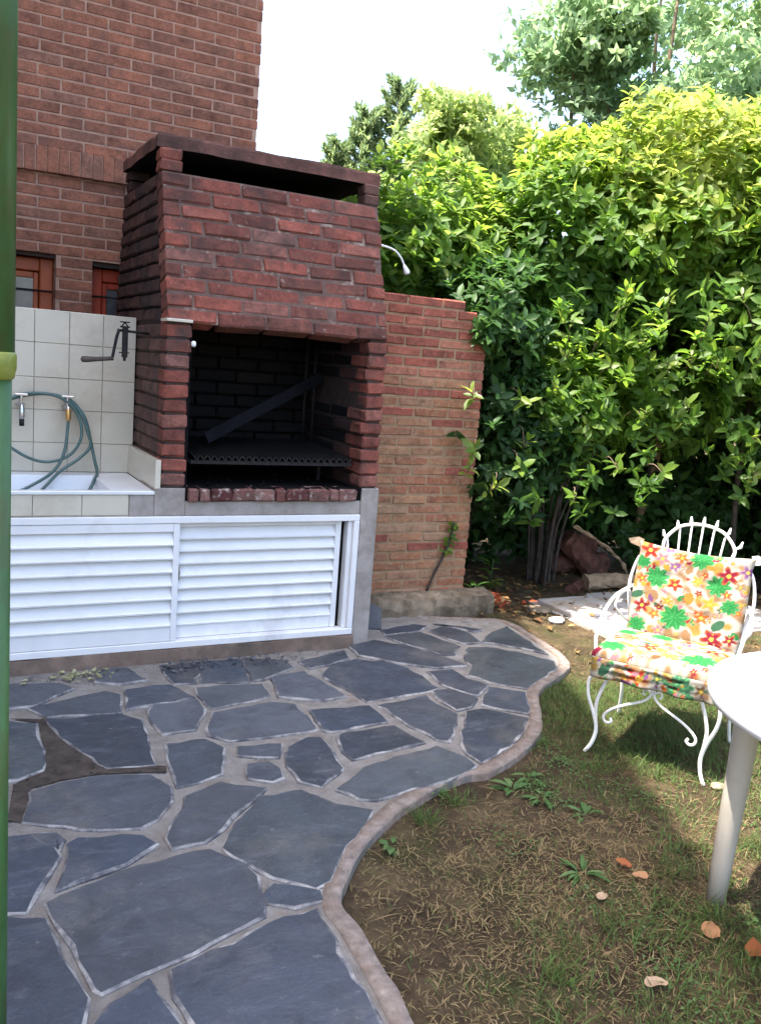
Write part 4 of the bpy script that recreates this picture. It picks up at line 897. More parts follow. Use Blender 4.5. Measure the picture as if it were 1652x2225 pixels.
def pad(name, fn, motifs, nu, nv, thick, front=None, asp=1.0):
    """fn(u, v) -> point and outward normal of the middle surface"""
    bmv = []; cols = []
    for j in range(nv + 1):
        for i in range(nu + 1):
            u, v = i / nu, j / nv
            p, nn = fn(u, v)
            ed = min(u, 1 - u, v, 1 - v) * 2
            t_ = thick * (1 - (1 - min(1, ed / .22)) ** 2.6) ** .5 if ed < .22 else thick
            puff = .0045 * mn.noise(Vector((u * 5, v * 5, 7))) + .0020 * mn.noise(Vector((u * 14, v * 14, 2)))
            but = 0.0
            for bu, bv in ((.3, .33), (.7, .33), (.3, .7), (.7, .7)): but += math.exp(-((u - bu) ** 2 + (v - bv) ** 2) / .0022)
            bmv.append((p + nn * (t_ / 2 + puff * min(1, ed * 4) - but * .009 + .001), paint(u, v * asp, motifs)))
    nn_ = len(bmv)
    back = []
    for j in range(nv + 1):
        for i in range(nu + 1):
            u, v = i / nu, j / nv; p, nn = fn(u, v); ed = min(u, 1 - u, v, 1 - v) * 2
            t_ = thick * (1 - (1 - min(1, ed / .22)) ** 2.6) ** .5 if ed < .22 else thick
            back.append((p - nn * (t_ / 2 + .001), paint(u, v * asp, front or motifs)))
    allv = bmv + back
    W_ = nu + 1
    fs = [(j * W_ + i, j * W_ + i + 1, (j + 1) * W_ + i + 1, (j + 1) * W_ + i) for j in range(nv) for i in range(nu)]
    fs += [tuple(nn_ + q for q in f[::-1]) for f in fs]
    rim = [i for i in range(nu + 1)] + [j * W_ + nu for j in range(1, nv + 1)] + [nv * W_ + i for i in range(nu - 1, -1, -1)] + [j * W_ for j in range(nv - 1, 0, -1)]
    for a, b in zip(rim, rim[1:] + rim[:1]): fs.append((b, a, nn_ + a, nn_ + b))
    me = bpy.data.meshes.new(name); me.from_pydata([tuple(q[0]) for q in allv], [], fs); me.materials.append(M['print_cloth'])
    ca = me.color_attributes.new('print', 'FLOAT_COLOR', 'POINT')
    ca.data.foreach_set('color', np.array([(*q[1], 1.0) for q in allv], dtype=np.float32).ravel())
    me.polygons.foreach_set('use_smooth', [True] * len(fs)); me.update(); return me
cu = empty('chair_cushion', (0, 0, 0), 0, 'tropical print cushion with green leaves and red flowers on the white iron chair', 'cushion')
cu.location = ch.location + Vector((0, 0, .37)); cu.rotation_euler = ch.rotation_euler
def fseat(u, v):
    x = -.262 + .505 * u; y = -.035 + .465 * v
    z = .408 - .37 + .012 * math.sin(v * 3.1) + .014 * (1 - v)
    return Vector((x, y, z)), Vector((0, -.03, 1)).normalized()
def fback(u, v):
    x = (-.238 + .48 * u) * (1 + .02 * math.sin(v * 3)); 
    y = .405 + .095 * v + .012 * math.sin(v * math.pi) * 0; z = .425 - .37 + .41 * v - .012 * math.sin(u * math.pi) * v
    if v > .9: z += .006 * abs(2 * u - 1) ** 3 * (v - .9) / .1; x += (.008 * (2 * u - 1)) * (v - .9) / .1 * abs(2 * u - 1) ** 2
    return Vector((x, y, z)), Vector((0, -.974, .226)).normalized()
link('seat_pad', pad('seat_pad', fseat, SEATM, 110, 100, .075, FRONTM), cu, local=True)
bp = link('back_pad', pad('back_pad', fback, BACKM, 120, 110, .062), cu, local=True)
def fskirt(u, v):
    x = -.255 + .49 * u; y = -.038 - .012 * math.sin(u * 19) * (1 - v); z = .335 - .37 + .085 * v
    return Vector((x, y + .0, z)), Vector((0, -1, 0))
link('front_skirt', pad('front_skirt', fskirt, [(k, u, v * .17, r, c) for k, u, v, r, c in FRONTM] + [(k, u, v * .17, r * .7, c) for k, u, v, r, c in filler(60)], 90, 14, .006, None, .17), cu, local=True)
for s in (0, 1):
    x = -.262 if s == 0 else .262
    tb = MB().add([(x * .93, .50, .44), (x * 1.10, .49, .455), (x * 1.14, .485, .475), (x * .98, .50, .487), (x * .88, .505, .478)], [(0, 1, 2, 3, 4)])
    me = tb.mesh('tie', M['tan_leaf' if s == 0 else 'white_iron']); link('tie', me, bp, local=True)

# ================================================================== TABLE
tb = empty('round_table', (1.342, -2.803, LAWN), 0, 'round white plastic garden table standing on the lawn', 'table')
TC = (1.342, -2.803, 0)
link('table_top', MB().lathe([(.44, .652), (.478, .646), (.496, .655), (.5045, .670), (.505, .690), (.500, .699), (.490, .7025), (.478, .700), (.02, .700)], TC, 96).mesh('table_top', M['plastic'], True), tb)
for k_ in range(4):
    a = math.atan2(.345, -.19) + k_ * math.pi / 2; ca, sa = math.cos(a), math.sin(a)
    def lp(r, w, z, bulge):
        o_ = []
        for q in range(10):
            t_ = 2 * math.pi * q / 10
            rr = r + .036 * math.cos(t_) * bulge; ww = w * math.sin(t_)
            o_.append((TC[0] + ca * rr - sa * ww, TC[1] + sa * rr + ca * ww, z))
        return o_
    rings = [lp(.403, .034, LAWN - .003, .8), lp(.400, .036, .1, .85), lp(.388, .044, .5, 1.05), lp(.384, .048, .66, 1.15)]
    vs_ = [p for r in rings for p in r]
    fs = [(i * 10 + j, i * 10 + (j + 1) % 10, (i + 1) * 10 + (j + 1) % 10, (i + 1) * 10 + j) for i in range(3) for j in range(10)] + [tuple(range(9, -1, -1)), tuple(range(30, 40))]
    link('leg', MB().add(vs_, fs).mesh('leg', M['plastic_leg'], True), tb)

# ================================================================== FOLIAGE HELPERS
def unit(a): return a / np.maximum(1e-9, np.linalg.norm(a, axis=-1, keepdims=True))
def vnoise(P, s, seed):
    """cheap smooth 3D noise, about -1..1"""
    r = np.random.default_rng(seed); out = np.zeros(len(P))
    for _ in range(6):
        k = r.normal(size=3) * s; out += np.sin(P @ k + r.uniform(0, 6.28))
    return out / 2.6
def leaf_mesh(name, B, D, Nn, L, Wd, tone, mat, fold=0.25, curl=0.12, fine=False):
    """B base points, D directions, Nn normals, L lengths, Wd widths, tone 0..1: folded pointed blades"""
    n = len(B); D = unit(D); S = unit(np.cross(D, Nn)); Nn = np.cross(S, D)
    L = L[:, None]; Wd = Wd[:, None]
    tip = B + D * L - Nn * L * curl * 1.2
    if fine:
        m1 = B + D * L * .30; m2 = B + D * L * .66 - Nn * L * curl * .45
        V = np.stack([B, m1, m2, tip, m1 + S * Wd * .44 + Nn * Wd * fold, m2 + S * Wd * .42 + Nn * Wd * fold, m1 - S * Wd * .44 + Nn * Wd * fold, m2 - S * Wd * .42 + Nn * Wd * fold], 1).reshape(-1, 3)
        F = np.array([(0, 1, 4, 4), (1, 2, 5, 4), (2, 3, 5, 5), (0, 6, 1, 1), (1, 6, 7, 2), (2, 7, 3, 3)]); nv = 8
        tri = [3, 4, 3, 3, 4, 3]
    else:
        md = B + D * L * .45 - Nn * L * curl * .2
        V = np.stack([B, md, tip, md + S * Wd * .5 + Nn * Wd * fold, md - S * Wd * .5 + Nn * Wd * fold], 1).reshape(-1, 3)
        F = np.array([(0, 1, 3), (1, 2, 3), (0, 4, 1), (1, 4, 2)]); nv = 5; tri = [3] * 4
    idx = []
    base = (np.arange(n) * nv)[:, None]
    cols_ = [base + F[k][:tri[k]][None, :] for k in range(len(F))]
    loops = np.concatenate(cols_, 1).ravel()
    tot = np.tile(np.array(tri), n); start = np.concatenate([[0], np.cumsum(tot)[:-1]])
    me = bpy.data.meshes.new(name); me.vertices.add(len(V)); me.vertices.foreach_set('co', V.astype(np.float32).ravel())
    me.loops.add(len(loops)); me.loops.foreach_set('vertex_index', loops.astype(np.int32))
    me.polygons.add(len(tot)); me.polygons.foreach_set('loop_start', start.astype(np.int32)); me.polygons.foreach_set('loop_total', tot.astype(np.int32))
    me.update(calc_edges=True); me.validate()
    at = me.attributes.new('tone', 'FLOAT', 'POINT'); at.data.foreach_set('value', np.repeat(np.clip(tone, 0, 1), nv).astype(np.float32))
    me.materials.append(mat); me.polygons.foreach_set('use_smooth', [True] * len(me.polygons)); return me

def rosettes(P, U, k, L, spread=(40, 85), jit=.25, r=None):
    """k leaves fanning out round each twig tip P along U"""
    r = r or rng; n = len(P); U = unit(U)
    a = unit(np.cross(U, r.normal(size=(n, 3)))); b = np.cross(U, a)
    out = []
    for q in range(k):
        th = q * 2.399 + r.uniform(0, .7, n); al = np.radians(r.uniform(*spread, n))
        rad = a * np.cos(th)[:, None] + b * np.sin(th)[:, None]
        D = U * np.cos(al)[:, None] + rad * np.sin(al)[:, None] + r.normal(0, .10, (n, 3))
        D[:, 2] -= .06
        N_ = U * np.sin(al)[:, None] - rad * np.cos(al)[:, None] + r.normal(0, jit, (n, 3)) + np.array([0, 0, .35])
        out.append((P - U * (q * .006)[..., None] if False else P - U * (q * .007), D, N_, L * r.uniform(.5, 1.2, n)))
    return [np.concatenate(z) for z in zip(*out)]

def blob_tips(c, R, n, seed, lump=.16, lo=.55, up=.35, gap=None, s=2.2):
    """points through the outer part of a lumpy ellipsoid and the way their twigs point"""
    r = np.random.default_rng(seed); d = unit(r.normal(size=(n, 3)))
    rad = 1 - (1 - lo) * np.abs(r.normal(0, .42, n)).clip(0, 1)
    rad *= 1 + lump * vnoise(d * np.array(R), s * 2.2, seed + 5)
    P = np.array(c) + d * np.array(R) * rad[:, None]
    U = unit(d / np.array(R)) + np.array([0, 0, up]) + r.normal(0, .3, (n, 3))
    if gap is not None:
        k = vnoise(P, s * 2.6, seed + 9) > gap; P, U = P[k], U[k]
    return P, unit(U)

# ================================================================== HEDGE SHRUBS
leaf_one = leaf_mesh('leaf', np.zeros((1, 3)), np.array([[1., 0, 0]]), np.array([[0, 0, 1.]]), np.array([.1]), np.array([.04]), np.array([.5]), M['laurel_one'], .12, .10, True)
BASEZ = LAWN - .02
def shrub(label, blobs, stems, base, mat, picks=(), seed=0, stem_key='bark_dark', leafL=.102, group='laurel shrubs of the hedge'):
    e = empty('laurel_shrub', (base[0], base[1], LAWN), 0, label, 'shrub', group)
    Ps, Us = [], []
    for bi, (c, R, n, gap, lump) in enumerate(blobs):
        P, U = blob_tips(c, R, n, seed + bi * 17, lump, .5, .55, gap); Ps.append(P); Us.append(U)
    r = np.random.default_rng(seed + 3)
    for (x, y, z) in picks:                      # leafy shoots round each of the twigs in front
        m_ = 6; q = np.array([x, y, z]) + r.normal(0, 1, (m_, 3)) * np.array([.13, .10, .11]) + np.array([.06, .14, -.05])
        Ps.append(q); Us.append(unit(r.normal(0, .5, (m_, 3)) + np.array([-.2, -.4, .6])))
    P = np.concatenate(Ps); U = np.concatenate(Us)
    B, D, N_, L = rosettes(P, U, 7, leafL, (35, 88), .25, r)
    keep = ~((B[:, 1] < WY + .16) & (B[:, 1] > WY - .02) & (B[:, 0] < 2.17) & (B[:, 2] < 1.98)) & ~((B[:, 0] < 1.78) & (B[:, 1] < WY + .16) & (B[:, 2] < 1.98)) & (B[:, 2] > .3)
    keep &= ~((B[:, 0] < 1.42) & (B[:, 2] < 2.6))
    B, D, N_, L = B[keep], D[keep], N_[keep], L[keep]
    tone = .42 + .22 * vnoise(B, 2.0, seed + 1) + r.normal(0, .2, len(B)) + .26 * (B[:, 2] - 2.1)  # tone rises with height: sunlit tops and shaded lower leaves painted in
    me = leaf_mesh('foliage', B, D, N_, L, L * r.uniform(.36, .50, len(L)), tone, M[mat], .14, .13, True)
    tag(link('foliage', me, e), kind='stuff')
    rs = random.Random(seed)
    for sp in stems:
        link('stem', MB().tube(spline(sp[0], 5), sp[1] if isinstance(sp[1], list) else sp[1], 7).mesh('stem', M[sp[2] if len(sp) > 2 else stem_key], True), e)
    # the twigs that stand out in front: every leaf its own piece
    for (x, y, z) in picks:
        nL = rs.randint(6, 10); u = Vector((rs.uniform(-.7, .3), rs.uniform(-.8, -.1), rs.uniform(.25, 1))).normalized()
        a = u.orthogonal().normalized(); b = u.cross(a)
        p0 = Vector((x, y, z)); c0 = Vector(blobs[1][0]); q0 = p0 + (c0 - p0).normalized() * .22 - Vector((0, 0, .10))
        link('twig', MB().tube(spline([q0, (p0 + q0) / 2 + Vector((0, 0, .02)), p0 - u * .06, p0], 3), .003, 5).mesh('twig', M['bark'], True), e)
        for k in range(nL):
            th = k * 2.4 + rs.uniform(-.6, .6); al = RAD(rs.uniform(30, 105)); rad = a * math.cos(th) + b * math.sin(th)
            d = (u * math.cos(al) + rad * math.sin(al) + Vector((rs.gauss(0, .15), rs.gauss(0, .15), rs.gauss(-.05, .15)))).normalized(); nn = (u * math.sin(al) - rad * math.cos(al)).normalized()
            s_ = nn.cross(d).normalized(); nn = d.cross(s_); mt = Matrix((d, s_, nn)).transposed()
            sc = rs.uniform(.55, 1.2) * leafL / .1
            link('leaf', leaf_one, e, p0 - u * (.012 * k), mt.to_euler(), (sc, sc * rs.uniform(.85, 1.25), sc))
def stems_fan(cx, cy, n, h, sp, seed, r0=.014):
    rs = random.Random(seed); out = []
    for i in range(n):
        a = rs.uniform(0, 6.28); d = rs.uniform(.02, .12); e2 = d + rs.uniform(.05, sp)
        p = [(cx + math.cos(a) * d, cy + math.sin(a) * d, BASEZ), (cx + math.cos(a) * d * 1.4, cy + math.sin(a) * d * 1.4, h * .35), (cx + math.cos(a) * e2, cy + math.sin(a) * e2, h * rs.uniform(.8, 1.1))]
        out.append((p, [r0 * rs.uniform(.7, 1.2) * (1 - .5 * q / 10) for q in range(11)]))
    return out
shrub('laurel shrub in shade-darkened green pressing round the end of the garden wall',
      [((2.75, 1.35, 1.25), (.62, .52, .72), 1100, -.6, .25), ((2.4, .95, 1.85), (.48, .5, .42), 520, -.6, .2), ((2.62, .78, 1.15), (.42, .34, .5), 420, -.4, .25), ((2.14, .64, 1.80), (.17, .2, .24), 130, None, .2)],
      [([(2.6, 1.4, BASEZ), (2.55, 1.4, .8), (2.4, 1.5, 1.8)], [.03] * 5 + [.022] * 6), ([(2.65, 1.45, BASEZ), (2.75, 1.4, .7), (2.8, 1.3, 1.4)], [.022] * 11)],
      (2.6, 1.4), 'laurel_shaded', [(2.0, .47, 1.40), (2.03, .42, 1.05), (2.32, .40, 1.39), (2.32, .33, .97), (2.16, .32, .83), (2.0, .40, .95), (2.34, .61, 1.88), (2.58, .49, 1.28), (2.45, .45, 1.12)], 100, leafL=.1)
shrub('fresh green laurel shrub showing above the garden wall beside the white lamp',
      [((2.15, 1.62, 2.12), (.85, .6, .80), 1600, None, .2), ((2.7, 1.5, 2.3), (.5, .5, .5), 500, None, .2)],
      [([(2.2, 1.7, BASEZ), (2.2, 1.7, .9), (2.15, 1.65, 1.9)], .03)], (2.2, 1.7), 'laurel', [], 260)
shrub('bright laurel shrub rising from a clump of many thin stems',
      [((3.35, 1.35, 2.45), (.85, .75, .98), 2100, None, .16), ((3.3, 1.2, 1.6), (.66, .6, .6), 800, -.45, .3), ((3.05, .72, 1.35), (.5, .38, .42), 260, -.2, .3)],
      stems_fan(3.2, 1.12, 18, 1.3, .34, 4), (3.2, 1.12), 'laurel', [(2.97, .35, 1.64), (3.17, .19, 1.36), (2.92, .14, 1.02), (3.19, -.01, 1.0), (2.63, .14, .81), (2.74, .52, 1.91), (2.78, .57, 1.68), (2.85, .34, 1.25), (2.99, .3, 2.06), (2.93, .41, 1.87), (2.6, .4, 1.47)], 140)
shrub('tall laurel shrub with one pale slender trunk behind the iron chair',
      [((4.15, 1.0, 2.72), (.95, .85, .98), 2300, None, .16), ((4.05, .85, 1.72), (.75, .6, .55), 800, -.45, .3), ((3.7, .55, 1.5), (.55, .4, .42), 260, -.2, .3)],
      [([(4.40, 1.35, BASEZ), (4.37, 1.34, .5), (4.45, 1.32, 1.0), (4.33, 1.25, 1.7), (4.2, 1.1, 2.4)], [.042] * 6 + [.036] * 6 + [.028] * 9, 'bark_pale'), ([(4.42, 1.36, .9), (4.6, 1.3, 1.4), (4.7, 1.2, 1.9)], .018), ([(4.36, 1.3, .7), (4.2, 1.15, 1.2), (4.0, 1.0, 1.8)], .014)],
      (4.4, 1.35), 'laurel', [(3.16, .36, 1.62), (3.51, .19, 1.74), (3.21, .37, 1.82), (3.3, .18, 1.67), (3.59, .03, 1.72), (3.38, -.04, 1.97), (3.15, .1, 2.09), (3.45, .12, 1.42)], 180)
shrub('wide laurel shrub at the end of the hedge beside the lawn',
      [((4.75, .30, 2.45), (.95, .85, 1.15), 2300, None, .16), ((4.75, .1, 1.5), (.7, .7, .6), 650, -.35, .3)],
      [([(4.9, .45, BASEZ), (4.88, .43, .7), (4.8, .4, 1.6), (4.75, .35, 2.2)], .045), ([(5.05, .3, BASEZ), (5.1, .2, 1.0), (5.0, .1, 1.9)], .03), ([(4.7, .6, BASEZ), (4.6, .6, .8), (4.5, .5, 1.6)], .022)],
      (4.9, .45), 'laurel', [(3.72, -.23, 1.27), (3.88, -.14, 1.02), (3.48, -.18, 2.11), (3.66, -.25, 1.75)], 220)
# deep part of the hedge, one dark mass behind the shrubs
PU = [blob_tips(c, R, n, 300 + i, .2, .3, .3, None) for i, (c, R, n) in enumerate([((3.1, 2.1, 1.2), (.9, .6, 1.3), 700), ((4.0, 2.0, 1.3), (.9, .6, 1.4), 700), ((4.9, 1.6, 1.3), (.9, .7, 1.4), 700), ((5.6, .8, 1.3), (.7, 1.0, 1.5), 1100), ((5.9, -.4, 1.4), (.7, 1.0, 1.5), 1100), ((6.1, -1.6, 1.4), (.7, 1.0, 1.5), 900), ((2.3, 2.2, 1.2), (.7, .5, 1.3), 700), ((3.6, 1.9, .5), (1.4, .5, .6), 900), ((5.0, 1.4, .5), (.9, .6, .6), 800), ((5.6, .2, .5), (.5, 1.0, .6), 700)])]
P = np.concatenate([q[0] for q in PU]); U = np.concatenate([q[1] for q in PU]); k = P[:, 2] > .0; P, U = P[k], U[k]
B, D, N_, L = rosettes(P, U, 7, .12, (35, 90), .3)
tag(link('hedge_depth', leaf_mesh('hedge_depth', B, D, N_, L, L * .5, .35 + rng.normal(0, .2, len(B)), M['laurel_shaded'], .12, .1)), 'dense dark foliage deep inside the hedge', 'hedge', kind='stuff')

# ================================================================== TREES
def tree(name, label, crown, trunk, limbs, mat, leafL, k, seed, wr=.5, bark='bark', group='trees beyond the hedge', tone0=.5, base=None):
    e = empty(name, (trunk[0][0], trunk[0][1], LAWN), 0, label, 'tree', group)
    PU = [blob_tips(c, R, n, seed + i * 13, .22, .35, .2, gap, 1.4) for i, (c, R, n, gap) in enumerate(crown)]
    P = np.concatenate([q[0] for q in PU]); U = np.concatenate([q[1] for q in PU])
    r = np.random.default_rng(seed); B, D, N_, L = rosettes(P, U, k, leafL, (30, 100), .4, r)
    tone = tone0 + .25 * vnoise(B, .9, seed) + r.normal(0, .2, len(B))
    tag(link('crown', leaf_mesh('crown', B, D, N_, L, L * wr, tone, M[mat], .15, .12), e), kind='stuff')
    nT = len(trunk)
    pts = spline(trunk, 5); link('trunk', MB().tube(pts, [.10 * (1 - .85 * i / len(pts)) for i in range(len(pts))], 10).mesh('trunk', M[bark], True), e)
    for lb in limbs:
        pts = spline(lb, 5); link('limb', MB().tube(pts, [.045 * (1 - .75 * i / len(pts)) for i in range(len(pts))], 7).mesh('limb', M[bark], True), e)
random.seed(71)
def clumps(cs, n_each, rr, seed):
    """scatter small leaf clumps through bigger ellipsoids"""
    rs = np.random.default_rng(seed); out = []
    for c, R, m in cs:
        for _ in range(m):
            d = unit(rs.normal(size=3)); rad = rs.uniform(.35, 1.0) ** .6
            q = np.array(c) + d * np.array(R) * rad; s = rr * rs.uniform(.7, 1.35)
            out.append((tuple(q), (s, s, s * .7), n_each, -.7))
    return out
tree('tall_tree', 'tall airy blue green tree above the hedge', clumps([((8.9, 6.5, 6.4), (2.3, 1.6, 1.5), 42), ((7.6, 6.55, 6.0), (1.0, .8, .9), 13), ((9.7, 5.6, 5.2), (1.5, 1.0, .8), 16), ((8.2, 6.1, 4.9), (1.0, .8, .7), 14), ((9.3, 5.2, 4.6), (1.6, .8, .7), 14)], 66, .55, 401),
     [(8.7, 6.6, BASEZ), (8.6, 6.6, 2.5), (8.8, 6.5, 5.0), (8.9, 6.5, 7.2)], [[(8.75, 6.5, 4.2), (8.0, 6.5, 5.2), (7.3, 6.6, 6.3)], [(8.8, 6.5, 4.6), (9.5, 6.0, 5.4), (10.2, 5.6, 6.2)], [(7.35, 6.65, 4.0), (7.3, 6.65, 5.2), (7.25, 6.65, 5.9)], [(8.8, 6.5, 5.0), (8.5, 6.4, 6.2), (8.4, 6.3, 7.2)]], 'tall_leaf', .15, 6, 410, .5)
tree('broadleaf_tree', 'pale yellow green bushy tree between the hood and the hedge', clumps([((4.2, 4.95, 3.55), (.8, .6, .8), 28), ((4.5, 4.9, 4.2), (.55, .45, .5), 16), ((3.75, 4.4, 2.6), (.55, .5, .7), 16), ((4.5, 4.2, 2.9), (.6, .5, .7), 16), ((5.05, 5.0, 3.5), (.35, .35, .5), 7)], 70, .27, 501),
     [(4.3, 4.9, BASEZ), (4.32, 4.9, 1.5), (4.25, 4.9, 2.8), (4.3, 4.9, 3.6)], [[(4.3, 4.9, 1.8), (3.9, 4.6, 2.4), (3.7, 4.4, 3.0)], [(4.3, 4.9, 2.0), (4.6, 4.6, 2.8), (4.7, 4.6, 3.4)]], 'pale_leaf', .095, 6, 510, .5, tone0=.6)
tree('young_tree', 'slim green treetop standing left of the tall tree', clumps([((5.3, 5.15, 4.35), (.28, .28, .55), 10), ((5.2, 5.0, 3.7), (.45, .35, .4), 10), ((5.25, 5.1, 3.1), (.5, .4, .6), 10)], 60, .2, 551),
     [(5.3, 5.2, BASEZ), (5.3, 5.2, 2.0), (5.28, 5.15, 3.9)], [], 'pale_leaf', .09, 6, 560, .5, tone0=.35)
# conifer with upswept sprays
def conifer(label, x, y, h, seed, wid):
    rs = np.random.default_rng(seed); e = empty('conifer', (x, y, LAWN), 0, label, 'tree', 'conifers on the skyline')
    link('trunk', MB().tube([(x, y, BASEZ), (x, y, h * .5), (x, y, h * .98)], [.14, .09, .015], 8).mesh('trunk', M['bark'], True), e)
    Bs, Ds, Ls, Ns = [], [], [], []; mb = MB()
    for i in range(70):
        z = h * (.30 + .68 * (i / 70)); a = i * 2.4 + rs.uniform(-.4, .4); ln = wid * (1.06 - (z / h) ** 1.6) * rs.uniform(.7, 1.15) + .12
        d = np.array([math.cos(a), math.sin(a), 0.0]); p0 = np.array([x, y, z])
        pts = [p0 + d * ln * t_ + np.array([0, 0, ln * (.1 * t_ + .75 * t_ ** 2)]) for t_ in np.linspace(0, 1, 6)]
        mb.tube(pts, [.018, .015, .012, .009, .006, .003], 5)
        for t_ in np.linspace(.15, 1, 34):
            p = p0 + d * ln * t_ + np.array([0, 0, ln * (.1 * t_ + .75 * t_ ** 2)])
            for _ in range(6):
                dr = unit(d * .6 + np.array([0, 0, .8]) + rs.normal(0, .5, 3)); Bs.append(p + rs.normal(0, .025, 3)); Ds.append(dr); Ls.append(rs.uniform(.07, .15)); Ns.append(rs.normal(0, 1, 3))
    link('branch', mb.mesh('branch', M['bark'], True), e)
    Bs, Ds, Ls, Ns = map(np.array, (Bs, Ds, Ls, Ns))
    tag(link('crown', leaf_mesh('crown', Bs, Ds, Ns, Ls, Ls * .28, .5 + rs.normal(0, .25, len(Bs)), M['conifer_leaf'], .1, .05), e), kind='stuff')
conifer('tall blue green conifer with upswept branches on the skyline', 6.3, 10.15, 6.45, 601, .75)
conifer('smaller conifer just above the barbecue slab', 5.35, 10.45, 5.35, 602, .55)
conifer('middle conifer in front of the taller one', 5.75, 10.25, 5.9, 603, .65)

# ================================================================== SMALL PLANTS, LOGS, LITTER
random.seed(81)
def small_plant(name, label, cat, x, y, n, L, wr, mat, h, seed, group=None, z0=None, up=.6):
    rs = np.random.default_rng(seed); z0 = gh(x, y) if z0 is None else z0
    e = empty(name, (x, y, z0), 0, label, cat, group)
    a = rs.uniform(0, 6.28, n); B = np.stack([x + np.cos(a) * .012, y + np.sin(a) * .012, z0 - .004 + rs.uniform(0, h, n)], 1)
    D = np.stack([np.cos(a), np.sin(a), rs.uniform(up * .4, up * 1.5, n)], 1); N_ = np.stack([-np.cos(a) * .5, -np.sin(a) * .5, np.ones(n)], 1)
    Ls = L * rs.uniform(.6, 1.15, n)
    link('leaves', leaf_mesh('leaves', B, D, N_, Ls, Ls * wr, rs.uniform(0, 1, n), M[mat], .12, .25, True), e)
    if h > .03: link('stem', MB().tube([(x, y, z0 - .01), (x + .01, y, z0 + h)], .004, 6).mesh('stem', M['weed'], True), e)
    return e
wd = [(.954, -1.656, 12, .075, .34, 'broad leaved weed growing close to the curved kerb'), (1.08, -1.60, 9, .07, .30, 'pale weed beside the kerb below the chair leg'), (.339, -1.853, 6, .05, .6, 'tiny round leaved seedling at the inner bend of the kerb'), (.84, -2.19, 14, .085, .2, 'spiky light green weed in the middle of the lawn'), (1.10, -1.90, 11, .075, .25, 'grey green rosette weed on the bare lawn'), (.66, -1.58, 10, .05, .2, 'small grass tuft rooted against the kerb'), (1.02, -1.75, 10, .07, .3, 'flat weed between the kerb and the chair')]
for i, (x, y, n, L, wr, lb) in enumerate(wd): small_plant('weed', lb, 'weed', x, y, n, L, wr, 'weed', .02, 810 + i, 'weeds in the lawn', up=.35)
small_plant('seedling', 'young leafy seedling beside the end of the stone footing', 'plant', 2.62, .95, 12, .11, .42, 'laurel', .24, 830)
small_plant('seedling', 'low dark seedling in the corner behind the footing', 'plant', 2.40, .82, 10, .10, .4, 'laurel_shaded', .10, 831)
# creeper on the garden wall
vx = empty('wall_creeper', (1.88, WY - .03, .115), 0, 'thin creeper climbing the lower garden wall', 'creeper')
pts = spline([(1.86, WY - .012, .112), (1.90, WY - .014, .22), (1.96, WY - .014, .34), (2.0, WY - .016, .46), (2.005, WY - .03, .56)], 5)
link('stem', MB().tube(pts, .009, 6).mesh('stem', M['bark_dark'], True), vx)
rs = np.random.default_rng(840); n = 26
t_ = rs.uniform(.25, 1, n) ** .5; Bp = np.array([pts[int(q * (len(pts) - 1))] for q in t_])
link('leaves', leaf_mesh('leaves', Bp, np.stack([rs.normal(0, 1, n), -np.abs(rs.normal(.5, .3, n)), rs.normal(.2, .6, n)], 1), np.stack([rs.normal(0, .3, n), -np.ones(n), rs.normal(.4, .3, n)], 1), rs.uniform(.035, .07, n), rs.uniform(.02, .035, n), rs.uniform(.2, .8, n), M['laurel'], .1, .1, True), vx)
# logs and stones at the foot of the hedge
def log(name, label, cat, path, radii, key, seed):
    random.seed(seed); pts = spline(path, 6); k = len(pts)
    rr = [radii[0] + (radii[1] - radii[0]) * i / (k - 1) + random.uniform(-.008, .008) for i in range(k)]
    mb = MB().tube(pts, rr, 12)
    mb.v = [(x + random.uniform(-.007, .007), y + random.uniform(-.007, .007), z + random.uniform(-.007, .007)) for x, y, z in mb.v]; mb.v = [(x + random.uniform(-.006, .006), y + random.uniform(-.006, .006), z + random.uniform(-.006, .006)) for x, y, z in mb.v]
    return tag(mb.build(name, M[key]), label, cat)
log('log', 'pale weathered log lying in the sun at the foot of the hedge', 'log', [(3.42, .86, .02), (3.75, .82, .035), (4.15, .72, .03)], (.06, .05), 'bark_pale', 851)
log('log', 'thick dark reddish log leaning under the hedge beside the stems', 'log', [(3.80, 1.16, .0), (3.66, 1.20, .14), (3.50, 1.24, .29)], (.10, .085), 'log_red', 852)
log('log', 'dark reddish log lying low behind the leaning one', 'log', [(3.45, 1.36, .04), (3.7, 1.34, .06), (3.98, 1.30, .05)], (.09, .08), 'log_red', 855)
log('log', 'short reddish log on top of the log heap', 'log', [(3.56, 1.38, .2), (3.72, 1.34, .22), (3.86, 1.30, .19)], (.075, .07), 'log_red', 856)
log('branch', 'thin bare branch lying slantwise over the reddish stump', 'branch', [(3.42, 1.05, .42), (3.62, 1.03, .32), (3.86, 1.0, .16), (3.98, .98, .0)], (.010, .006), 'bark_pale', 853)
log('log', 'short dark log half buried between stump and path', 'log', [(3.25, .80, -.02), (3.45, .93, -.01), (3.62, 1.0, .0)], (.045, .04), 'log_red', 854)
def pebble(label, x, y, r, key, seed, flat=.5):
    rs = random.Random(seed); bm = bmesh.new(); bmesh.ops.create_icosphere(bm, subdivisions=2, radius=r)
    for v in bm.verts: v.co = Vector((v.co.x * 1.2, v.co.y, v.co.z * flat)) * (1 + rs.uniform(-.09, .09))
    me = bpy.data.meshes.new('stone'); bm.to_mesh(me); bm.free(); me.materials.append(M[key]); o = link('stone', me, None, (x, y, gh(x, y) + r * flat * .55)); return tag(o, label, 'stone')
